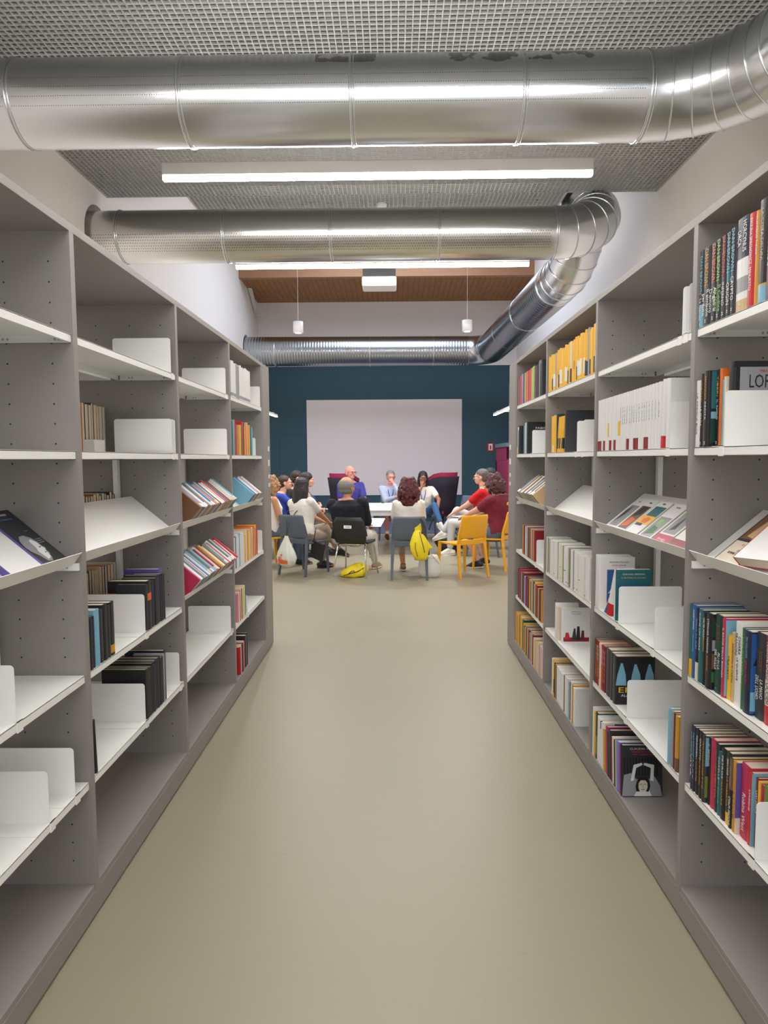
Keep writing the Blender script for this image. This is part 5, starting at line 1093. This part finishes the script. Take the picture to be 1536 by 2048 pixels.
def person(label, x, y, rz, skin='fair', S=1., seat=.435, hsz=1.09, lean=.05, slean=0., wide=1., deep=1., bust=0., head=(0, 0, 0), neckf=.03,
           top=None, sleeve=.6, bottom=None, leg=1., hands=None, feet=None, shoe=None, hair=None, glasses=False, lanyard=False, extra=None, toppat=None, twist=0., collar=None, curl=(.35, .35), socks=None):
    r = empty('person', (x, y, 0), (0, 0, rz)); tag(r, label, 'person', 'people seated in a circle')
    hip = V((0, 0, seat+.10*S)); up = V((slean, math.sin(lean), math.cos(lean))).normalized(); side = V((math.cos(twist), math.sin(twist), 0)); side = (side-up*side.dot(up)).normalized(); fwd = up.cross(side)
    B = MB(); B.loft(torso_rings(hip, up, fwd, side, S, 0, -1, 2, wide, deep, bust))
    C = lambda h: hip+V((0, 0, .06*S))+up*(h-.06)*S
    nb = C(.52); hc = nb+up*.105*S+V((0, 0, .055*S))+fwd*neckf*S          # head centre
    cap(B, nb-up*.03*S, hc-V((0, 0, .03*S))-fwd*.012*S, .056*S, .050*S, 16)
    HM = Matrix.Rotation(twist+head[0], 4, 'Z') @ Matrix.Rotation(head[1], 4, 'X') @ Matrix.Rotation(head[2], 4, 'Y')
    HT = Matrix.Translation(hc) @ HM @ Matrix.Scale(S*hsz, 4)
    def ell(mb, c, rad, seg=20, rg=14, m=0):
        q = MB(); q.ball(c, rad, seg, rg); n = len(mb.v); mb.v += [tuple(HT @ V(p)) for p in q.v]; mb.f += [tuple(n+i for i in f) for f in q.f]; mb.m += [m]*len(q.f); mb.sm += [True]*len(q.f)
    ell(B, (0, -.012, .030), (.074, .094, .088)); ell(B, (0, .022, -.012), (.062, .066, .080)); ell(B, (0, .040, -.062), (.040, .044, .036)); ell(B, (0, .018, -.052), (.052, .052, .042))
    ell(B, (0, .083, .022), (.050, .014, .012), 12, 8)
    for s_ in (-1, 1):
        ell(B, (s_*.074, -.008, -.005), (.010, .018, .031), 10, 8); ell(B, (s_*.036, .066, -.016), (.020, .018, .018), 10, 8)
    cap(B, HT @ V((0, .090, .012)), HT @ V((0, .106, -.020)), .008*S, .013*S, 10); ell(B, (0, .086, -.046), (.022, .010, .010), 10, 6)
    # arms
    AR_ = []; hs = hands or {}
    for s_ in (-1, 1):
        sh = C(.455)+side*s_*(.168*S*(1+(wide-1)*.7)); tgt = hs.get(s_, dict(p=(s_*.14, .30, seat+.19))); w_ = V(tgt['p'])
        pole = V(tgt.get('pole', (s_*.5, -.5, -1)))
        el, w_ = ik(sh, w_, .285*S, .245*S, pole); AR_.append((s_, sh, el, w_))
        aw = 1+(wide-1)*.9
        cap(B, sh, el, .052*S*aw, .040*S*aw, 16); cap(B, el, w_, .040*S*aw, .026*S, 14); B.ball(el, .040*S*aw, 12, 8)
        d = V(tgt['d']) if 'd' in tgt else (w_-el).normalized()
        hand(B, w_, d, V(tgt.get('n', (0, 0, -1))), tgt.get('ts', -s_), S, tgt.get('curl', .35))
    LG = []; fs = feet or {}
    for s_ in (-1, 1):
        hj = hip+V((s_*.088*S, .03, -.035*S)); t = fs.get(s_, dict(p=(s_*.11, .46, .085))); an = V(t['p'])
        kn, an = ik(hj, an, .43*S, .42*S, V(t.get('pole', (s_*.12, .5, 1)))); LG.append((s_, hj, kn, an, t))
        lw = 1+(wide-1)*.8
        cap(B, hj, kn, .082*S*lw, .055*S*lw, 18); cap(B, kn, kn.lerp(an, .35), .055*S*lw, .052*S*lw, 16); cap(B, kn.lerp(an, .35), an, .052*S*lw, .034*S, 14)
        fd = V(t.get('fd', (s_*.12, 1, -.12 if 'fd' not in t else 0))).normalized(); fu = V(t.get('fu', (0, 0, 1))); fu = (fu-fd*fu.dot(fd)).normalized(); fs_ = fd.cross(fu)
        t.update(FD=fd, FU=fu, FS=fs_)
        he = an-fd*.045*S-fu*.045*S; ba = an+fd*.11*S-fu*.058*S; to = an+fd*.165*S-fu*.062*S
        cap(B, he, ba, .030*S, .027*S, 12); cap(B, an, ba, .036*S, .026*S, 12)
        for k in (-1, 0, 1): cap(B, ba+fs_*.016*k*S, to+fs_*.018*k*S, .022*S, .013*S, 10)
    remesh(B, 'body', SK[skin], .0058, r, 3)
    # face details
    for s_ in (-1, 1):
        q = MB(); ell(q, (s_*.031, .0805, .004), (.0125, .006, .006), 10, 6, 0); ell(q, (s_*.031, .0855, .004), (.005, .003, .005), 8, 6, 1); q.obj('eye', [EYEW, EYED], r)
        q = MB(); cap(q, HT @ V((s_*.016, .096, .020)), HT @ V((s_*.046, .084, .022)), .0035*S, .0025*S, 6); q.obj('eyebrow', mat('brow_'+(hair[1] if hair else 'grey'), HAIRC[hair[1]] if hair else (.3, .25, .22), .8), r)
    q = MB(); ell(q, (0, .0935, -.046), (.021, .006, .0065), 12, 6); q.obj('lips', LIP, r)
    if glasses:
        q = MB()
        for s_ in (-1, 1):
            ring = [HT @ V((s_*.033+.024*math.cos(a), .099-abs(.024*math.cos(a)*.1), .004+.018*math.sin(a))) for a in [2*PI*k/14 for k in range(15)]]
            q.tube(ring, .0024*S, 6, caps=False); q.tube([HT @ V((s_*.057, .097, .010)), HT @ V((s_*.078, .05, .012)), HT @ V((s_*.080, -.01, .010))], .0024*S, 6)
        q.tube([HT @ V((-.010, .102, .008)), HT @ V((.010, .102, .008))], .0024*S, 6); q.obj('glasses', FRAME, r)
    # clothes
    if top:
        q = MB(); q.loft(torso_rings(hip, up, fwd, side, S, .014, -.03, .515, wide, deep, bust))
        for s_, sh, el, w_ in AR_:
            aw = 1+(wide-1)*.9
            if sleeve > 0:
                f = min(1, sleeve); cap(q, sh, sh.lerp(el, f), .064*S*aw, (.064-.008*f)*S*aw, 16)
                if sleeve > 1: cap(q, el, el.lerp(w_, min(1, sleeve-1)*.95), .052*S*aw, .036*S, 14)
        o = remesh(q, 'shirt', top, .010, r, 5, disp=lambda c: .006*noise.noise(c*11)+.003*noise.noise(c*24))
        if toppat: toppat(r, C, fwd, side, up, S)
    if collar:
        q = MB(); ring = [nb-up*.008*S+fwd*(.01+.062*math.sin(a))*S+side*.068*S*math.cos(a)+up*(-.012*math.sin(a)) for a in [2*PI*k/24 for k in range(25)]]
        q.tube(ring, .010*S, 8, caps=False); q.obj('collar', collar, r)
    if bottom:
        q = MB(); q.loft(torso_rings(hip, up, fwd, side, S, .011, -1, .07, wide, deep, 0)); lw = 1+(wide-1)*.8
        for s_, hj, kn, an, t in LG:
            if leg <= .55: e = hj.lerp(kn, min(1, leg*1.7)); cap(q, hj, e, .096*S*lw, .074*S*lw, 18)
            else:
                cap(q, hj, kn, .095*S*lw, .066*S*lw, 18); e = kn.lerp(an, (leg-.5)*1.9 if leg < 1 else .96); cap(q, kn, e, .066*S*lw, (.052 if leg < 1 else .050)*S, 14)
        remesh(q, 'trousers', bottom, .011, r, 4, disp=lambda c: .005*noise.noise(c*13))
    for s_, hj, kn, an, t in LG:
        fd, fu, fs_ = t['FD'], t['FU'], t['FS']
        if socks: q = MB(); cap(q, an-(an-kn).normalized()*.075*S, an, .040*S, .040*S); q.obj('sock', socks, r)
        if shoe:
            q = MB(); cap(q, an-fd*.045*S-fu*.04*S, an+fd*.12*S-fu*.05*S, .040*S, .038*S, 14); cap(q, an, an+fd*.10*S-fu*.035*S, .042*S, .034*S, 14); cap(q, an+fd*.12*S-fu*.052*S, an+fd*.165*S-fu*.058*S, .038*S, .026*S, 14)
            o = remesh(q, 'shoe', shoe[0], .008, r, 2)
            q = MB(); rings = []
            for h in (-.088, -.070):
                rings.append([an+fu*h*S+fd*(.055+math.cos(a)*.135)*S+fs_*math.sin(a)*(.042 if math.cos(a) > 0 else .036)*S for a in [2*PI*k/20 for k in range(20)]])
            q.loft(rings); q.obj('sole', shoe[1], o)
    if hair: HAIR[hair[0]](r, HT, S, hair)
    if lanyard:
        q = MB(); a, b = nb+side*.055*S+fwd*.02*S, nb-side*.055*S+fwd*.02*S; dd = (.150*deep+bust*.8)*S
        e = C(.22)+fwd*dd; m_ = C(.40)+fwd*dd*.98
        q.tube([a, m_+side*.045*S, e], .0075*S, 6); q.tube([b, m_-side*.045*S, e], .0075*S, 6); o = q.obj('lanyard', mat('lanyard_blue', s2l(54, 96, 190), .6), r)
        q = MB(); q.box(-.035, .035, -.002, .002, -.10, 0, M=Matrix.Translation(e) @ Matrix.Rotation(rz*0, 4, 'Z')); q.obj('badge', LWHITE, o)
    if extra: extra(r, C, fwd, side, up, S, HT, AR_, LG)
    return r
HAIRC = dict(black=(.012, .011, .012), brown=(.045, .022, .012), darkbrown=(.022, .013, .010), blonde=(.36, .20, .085), red=(.085, .010, .012), grey=(.20, .19, .18), darkgrey=(.10, .095, .09), plum=(.07, .018, .022))
def hm(c): return mat('hair_'+c, HAIRC[c], .45, fn=noisy(60, .35, .6, stretch=(3, 3, .5)))
def _el(mb, HT, c, rad, seg=16, rg=10):
    q = MB(); q.ball(c, rad, seg, rg); n = len(mb.v); mb.v += [tuple(HT @ V(p)) for p in q.v]; mb.f += [tuple(n+i for i in f) for f in q.f]; mb.m += [0]*len(q.f); mb.sm += [True]*len(q.f)
def h_short(r, HT, S, h):
    q = MB(); _el(q, HT, (0, -.020, .044), (.079, .096, .084)); _el(q, HT, (0, -.050, .000), (.070, .062, .072))
    remesh(q, 'hair', hm(h[1]), .007, r, 2, disp=lambda c: .004*noise.noise(c*45))
def h_crop(r, HT, S, h):      # balding: ring of short hair, bare crown
    q = MB()
    for k in range(15):
        a = R_(-205+k*16.5); x_, y_ = math.cos(a), math.sin(a)
        _el(q, HT, (x_*.058, -.018+y_*.074, .020), (.026, .030, .050), 10, 8); _el(q, HT, (x_*.050, -.020+y_*.064, -.032), (.022, .024, .032), 10, 8)
        if math.sin(a) < -.2: _el(q, HT, (x_*.050, -.022+y_*.066, .048), (.024, .024, .030), 10, 8)
    remesh(q, 'hair', hm(h[1]), .007, r, 4)
def h_long(r, HT, S, h):
    L = h[2]; q = MB(); _el(q, HT, (0, -.018, .042), (.084, .099, .088))
    R = random.Random(5)
    for k in range(30):
        a = R_(-205+k*230/29-0); x0, y0 = math.cos(a)*.072, -.022+math.sin(a)*.072
        l = L*(.78+.3*R.random()); pts = [HT @ V((x0*.9, y0, .03)), HT @ V((x0*1.12, y0*1.05-.008, -.05)), HT @ V((x0*1.05+R.uniform(-.012, .012), y0*1.0-.02, -.05-l*.5)), HT @ V((x0*.8+R.uniform(-.03, .03), y0*.7-.04, -.05-l))]
        q.tube(pts, [.024*S, .024*S, .020*S, .006*S], 8)
    remesh(q, 'hair', hm(h[1]), .0065, r, 2, disp=lambda c: .003*noise.noise(c*60))
def h_curly(r, HT, S, h):
    L, wv = h[2], h[3]; q = MB(); _el(q, HT, (0, -.022, .040), (.086, .098, .088)); R = random.Random(9)
    for k in range(int(150*wv)):
        z = R.uniform(-L, .115); a = R_(R.uniform(-215, 35)); f = 1.0 if z > .02 else 1.12+.18*math.sin(min(1, -(z-.02)/L)*PI)
        rr_ = .088*f*math.sqrt(max(.05, 1-max(0, (z-.04)/.095)**2)) if z > .04 else .092*f
        if z < -.02 and math.sin(a) > .25: continue
        x0, y0 = math.cos(a)*rr_, -.026+math.sin(a)*rr_*1.05
        if y0 > .03 and z < .05: continue
        s0 = R.uniform(.014, .024); _el(q, HT, (x0, y0, z), (s0, s0, s0*1.3), 8, 6)
    if L > .12:
        for k in range(10): a = R_(-160+k*14); _el(q, HT, (math.cos(a)*.055, -.02+math.sin(a)*.075, -L*.45), (.040, .032, L*.5), 10, 8)
    remesh(q, 'hair', hm(h[1]), .006, r, 1, disp=lambda c: .005*noise.noise(c*70))
HAIR = dict(short=h_short, crop=h_crop, long=h_long, curly=h_curly)
FAB = lambda n, c, a=.06: mat(n, s2l(*c), .85, fn=noisy(40, a, .15))
def fab_stripes(n, c1, c2, k):
    def fn(m, N, L, b):
        tc = N.new('ShaderNodeTexCoord'); sp = N.new('ShaderNodeSeparateXYZ'); mt = N.new('ShaderNodeMath'); mt.operation = 'MULTIPLY'; mt.inputs[1].default_value = k
        fr = N.new('ShaderNodeMath'); fr.operation = 'FRACT'; lt = N.new('ShaderNodeMath'); lt.operation = 'LESS_THAN'; lt.inputs[1].default_value = .4
        mx = N.new('ShaderNodeMix'); mx.data_type = 'RGBA'; mx.inputs[6].default_value = (*s2l(*c1), 1); mx.inputs[7].default_value = (*s2l(*c2), 1)
        L.new(tc.outputs['Object'], sp.inputs[0]); L.new(sp.outputs[2], mt.inputs[0]); L.new(mt.outputs[0], fr.inputs[0]); L.new(fr.outputs[0], lt.inputs[0]); L.new(lt.outputs[0], mx.inputs[0]); L.new(mx.outputs[2], b.inputs['Base Color'])
    return mat(n, s2l(*c1), .85, fn=fn)
WHT = FAB('white_cotton', (228, 224, 216), .03); NAVY = FAB('navy_knit', (16, 20, 30)); MAROON = FAB('maroon_jersey', (112, 26, 48)); REDF = FAB('red_jersey', (196, 14, 26)); VIO = FAB('violet_jersey', (62, 56, 140))
JEAN = FAB('denim', (86, 106, 130), .2); JEANB = FAB('denim_blue', (62, 98, 142), .2); KHA = FAB('khaki_cotton', (160, 144, 126)); OLV = FAB('olive_cotton', (74, 84, 74)); GRT = FAB('grey_top', (92, 88, 86)); BLU = FAB('royal_blue', (44, 74, 170)); LGR = FAB('pale_grey_cotton', (196, 196, 198)); DNV = FAB('deep_navy', (26, 36, 74)); DRK = FAB('charcoal_cotton', (40, 42, 50)); SHO = FAB('sand_shorts', (186, 186, 196))
STR = fab_stripes('blue_white_stripes', (196, 206, 224), (140, 154, 186), 62)
SOLW = mat('sole_white', s2l(226, 222, 214), .5); SOLB = mat('sole_brown', s2l(150, 84, 44), .6); SHW = mat('shoe_white', s2l(224, 220, 212), .5); SHT = mat('shoe_tan', s2l(170, 138, 104), .6); SHB = mat('shoe_black', (.02, .02, .022), .4); SHBR = mat('shoe_bronze', s2l(120, 84, 58), .4)
def paper(name, M, label, w_=.21, h_=.30):
    m = MB(); m.box(-w_/2, w_/2, -h_/2, h_/2, 0, .0012, M=M); tag(m.obj(name, LWHITE), label, 'paper')
def f_flat(): return {-1: dict(p=(-.10, .44, .09)), 1: dict(p=(.10, .44, .09))}
# near row, seen from behind
def p9x(r, C, f, s_, up, S, HT, A, L): pass
person('person with dark red curly hair and white top, seen from behind on grey chair', .20, 9.02, 0, 'tan', .94, hsz=1.16, lean=.04, wide=1.02, bust=.02, top=WHT, sleeve=.7, bottom=KHA, leg=.8,
    hands={1: dict(p=(.14, .32, .62)), -1: dict(p=(-.14, .32, .62))}, feet={-1: dict(p=(-.07, .40, .09)), 1: dict(p=(.12, .62, .22), fd=(.1, 1, -.3), pole=(-.1, .3, 1))}, shoe=(SHBR, SOLW), hair=('curly', 'red', .21, 2.0))
person('broad balding person in navy sweater, seen from behind on the black chair', -.60, 9.20, R_(-12), 'tan', .96, hsz=1.28, seat=.42, lean=.04, slean=-.07, wide=1.42, deep=1.3, top=NAVY, sleeve=1.9, bottom=FAB('cream_chinos', (214, 210, 200)), leg=1.,
    hands={1: dict(p=(.20, .34, .64), curl=.5, pole=(.25, -.6, -1)), -1: dict(p=(-.06, .36, .64), pole=(-.25, -.6, -1))}, feet={1: dict(p=(.24, .50, .09), fd=(.25, 1, 0)), -1: dict(p=(.16, .62, .24), fd=(-.2, 1, -.3), pole=(-.1, .2, 1))}, shoe=(SHT, SOLW), hair=('crop', 'grey'), collar=mat('collar_pale_blue', s2l(150, 170, 214), .7), head=(R_(-22), R_(-4), 0), glasses=True)
person('person with long black hair and white short-sleeved top on leftmost grey chair', -1.27, 9.38, R_(-38), 'tan', .94, hsz=1.2, lean=.10, slean=-.09, wide=1.18, deep=1.05, bust=.03, top=WHT, sleeve=.62, bottom=KHA, leg=.95,
    hands={1: dict(p=(.10, .50, .62), curl=.3), -1: dict(p=(-.02, .50, .64))}, feet={1: dict(p=(-.02, .42, .09), fd=(.5, 1, 0)), -1: dict(p=(.16, .60, .26), fd=(.4, 1, -.3), pole=(.1, .2, 1))}, shoe=(SHB, SHB), hair=('long', 'black', .33), head=(R_(6), R_(-4), 0),
    extra=lambda r, C, f, s_, up, S, HT, A, L: (lambda q: (q.tube([C(.50)+s_*.06+f*.05, C(.46)+s_*.12-f*.02, C(.30)+s_*.02-f*.135, C(.10)-s_*.12-f*.13], .006, 6), q.obj('bag_strap', STRAP, r)))(MB()))
person('person with curly blonde hair and white sleeveless top at the left edge', -1.80, 9.90, R_(-62), 'tan', .97, lean=.06, wide=1.05, bust=.03, top=WHT, sleeve=0, bottom=JEAN, leg=1., shoe=(SHB, SHB), hair=('curly', 'blonde', .17, 1.8), feet=f_flat())
person('person in royal blue with chin resting on hand, at far left', -1.84, 10.80, R_(-78), 'fair', .97, lean=.20, top=BLU, sleeve=1.6, bottom=DRK, leg=1., shoe=(SHB, SHB), hair=('short', 'brown'), glasses=True, head=(0, R_(4), 0),
    hands={1: dict(p=(.05, .33, .99), d=(-.2, -.3, 1), n=(0, -1, 0), curl=1.1, pole=(.4, .2, -1)), -1: dict(p=(-.02, .34, .66))}, feet=f_flat())
person('person with dark brown hair half hidden behind two black-haired women', -1.66, 11.50, R_(-80), 'fair', 1.02, lean=.05, top=DRK, sleeve=.6, bottom=DRK, leg=1., shoe=(SHB, SHB), hair=('short', 'darkbrown'), glasses=True, feet=f_flat())
person('person with black hair, grey sleeveless top and blue lanyard, seen in profile', -1.44, 11.00, R_(-74), 'fair', 1.0, lean=.05, bust=.02, top=GRT, sleeve=0, bottom=OLV, leg=.85, shoe=(SHB, SHB), hair=('long', 'black', .15), lanyard=True, head=(R_(-8), 0, 0),
    hands={1: dict(p=(-.05, .28, .80), d=(-1, .1, .1), pole=(.6, .1, -1), n=(0, -1, 0)), -1: dict(p=(.06, .30, .74), d=(1, .1, 0), pole=(-.6, .1, -1), n=(0, -1, 0))}, feet={1: dict(p=(.12, .46, .09)), -1: dict(p=(.26, .58, .30), fd=(.3, 1, -.4), pole=(.2, .2, 1))})
side_chair(-1.50, 10.98, R_(-72), GRY, 'slate grey chair under the person in the grey sleeveless top')
# far row, facing the camera
person('bald person in violet T-shirt with glasses and blue lanyard beyond the table', -.80, 12.90, R_(180), 'pink', 1.06, lean=.10, wide=1.08, top=VIO, sleeve=.72, bottom=DRK, leg=.5, shoe=(SHT, SOLW), glasses=True, lanyard=True, head=(R_(42), R_(2), 0), seat=.47,
    hands={-1: dict(p=(-.22, .42, .74), curl=.3), 1: dict(p=(.05, .34, .74))}, feet=f_flat())
person('grey-haired person in striped shirt and shorts with hand over mouth', -.05, 13.20, R_(180), 'pink', .98, lean=.02, wide=1.05, top=STR, sleeve=1.9, bottom=SHO, leg=.5, shoe=(SHW, SOLB), socks=LWHITE, hair=('short', 'grey'), glasses=True, lanyard=True, head=(R_(14), R_(-4), 0),
    hands={-1: dict(p=(-.055, .20, 1.09), d=(.55, -.25, .8), n=(0, -1, 0), curl=1.0, pole=(-.5, .5, -1)), 1: dict(p=(-.10, .27, .84), d=(-1, .1, .1), n=(0, -1, 0), pole=(.5, .1, -1))}, feet={1: dict(p=(.06, .40, .14), fd=(.1, .85, .5)), -1: dict(p=(-.12, .44, .09))})
person('person with long dark hair, glasses, white T-shirt and jeans, hand at mouth', .56, 13.12, R_(180), 'brown', .98, lean=.18, bust=.02, top=WHT, sleeve=.6, bottom=JEANB, leg=.95, shoe=(SHW, SOLW), hair=('long', 'black', .20), glasses=True, lanyard=True, head=(0, R_(-3), 0),
    hands={1: dict(p=(.03, .27, 1.02), d=(-.1, -.15, 1), n=(0, -1, 0), curl=.9, pole=(.5, .4, -1)), -1: dict(p=(-.26, .40, .62), d=(0, .3, -1), n=(1, 0, 0), curl=.3, pole=(-1, -.3, 0))}, feet={1: dict(p=(-.02, .44, .09)), -1: dict(p=(-.30, .62, .36), fd=(-.55, .6, -.55), pole=(.0, .2, 1))})
# right side
person('grey-haired person in red T-shirt and pale trousers, in profile on the right', 1.43, 10.95, R_(72), 'fair', 1.04, lean=.0, wide=1.05, top=REDF, sleeve=.62, bottom=LGR, leg=.95, shoe=(SHW, SOLW), hair=('short', 'darkgrey'), glasses=True, head=(R_(-4), 0, 0),
    hands={-1: dict(p=(-.10, .48, .66), curl=.25), 1: dict(p=(.10, .46, .68), curl=.3)}, feet={-1: dict(p=(-.16, .50, .09)), 1: dict(p=(-.02, .66, .34), fd=(0, 1, -.3), pole=(0, .2, 1))})
person('dark-haired person in navy half hidden behind the red T-shirt', 1.72, 11.75, R_(80), 'fair', 1.05, lean=.10, top=DNV, sleeve=.7, bottom=DRK, leg=1., shoe=(SHB, SHB), hair=('long', 'black', .10), head=(R_(-4), 0, 0),
    hands={-1: dict(p=(-.12, .56, .70), curl=.25), 1: dict(p=(.10, .50, .68))}, feet=f_flat())
def p12x(r, C, f, s_, up, S, HT, A, L):
    sgn, sh, el, w_ = A[0]
    q = MB(); c = sh.lerp(el, .42); o = (c-C(.3)); o = V((o.x, o.y, 0)).normalized(); o = V((-.6, -.75, 0)).normalized()
    for a, b in ((-.020, .012), (-.004, .018), (.012, .008), (.024, -.006)):
        q.ball(c+o*.062*S+V((0, a, b)), (.008, .011, .010), 8, 6)
    q.obj('sleeve_print', LWHITE, r)
    q = MB()
    for i in range(5): q.ball(C(.36)-f*.150*S+s_*(-.03+.015*i)+up*(.02*math.sin(i*2)), (.014, .012, .016), 8, 6)
    q.obj('back_print', mat('print_yellow', s2l(230, 170, 40), .6), r)
person('person in maroon T-shirt and jeans leaning forward on a yellow chair', 1.53, 9.62, R_(56), 'fair', .98, hsz=1.2, lean=.20, wide=1.36, deep=1.2, bust=.03, top=MAROON, sleeve=.66, bottom=JEAN, leg=.8, shoe=(SHB, SOLW), hair=('curly', 'plum', .11, 1.8), glasses=True, head=(R_(-2), R_(-14), 0), neckf=.05,
    hands={-1: dict(p=(-.08, .60, .70), curl=.3, n=(0, 0, -1)), 1: dict(p=(.08, .54, .68))}, feet={-1: dict(p=(-.16, .30, .09)), 1: dict(p=(.14, .34, .09))}, extra=p12x)
paper('paper_sheet', Matrix.Translation((-.25, 9.62, .66)) @ Matrix.Rotation(R_(-12), 4, 'Z') @ Matrix.Rotation(R_(18), 4, 'X'), 'white sheet held at the right knee of the navy sweater')
paper('paper_sheet', Matrix.Translation((-.92, 10.95, .74)) @ Matrix.Rotation(R_(60), 4, 'Z') @ Matrix.Rotation(R_(8), 4, 'X'), 'white sheet on the lap of the person in olive trousers')
paper('paper_sheet', Matrix.Translation((1.02, 10.05, .70)) @ Matrix.Rotation(R_(30), 4, 'Z'), 'white sheet on the knees of the person in maroon')
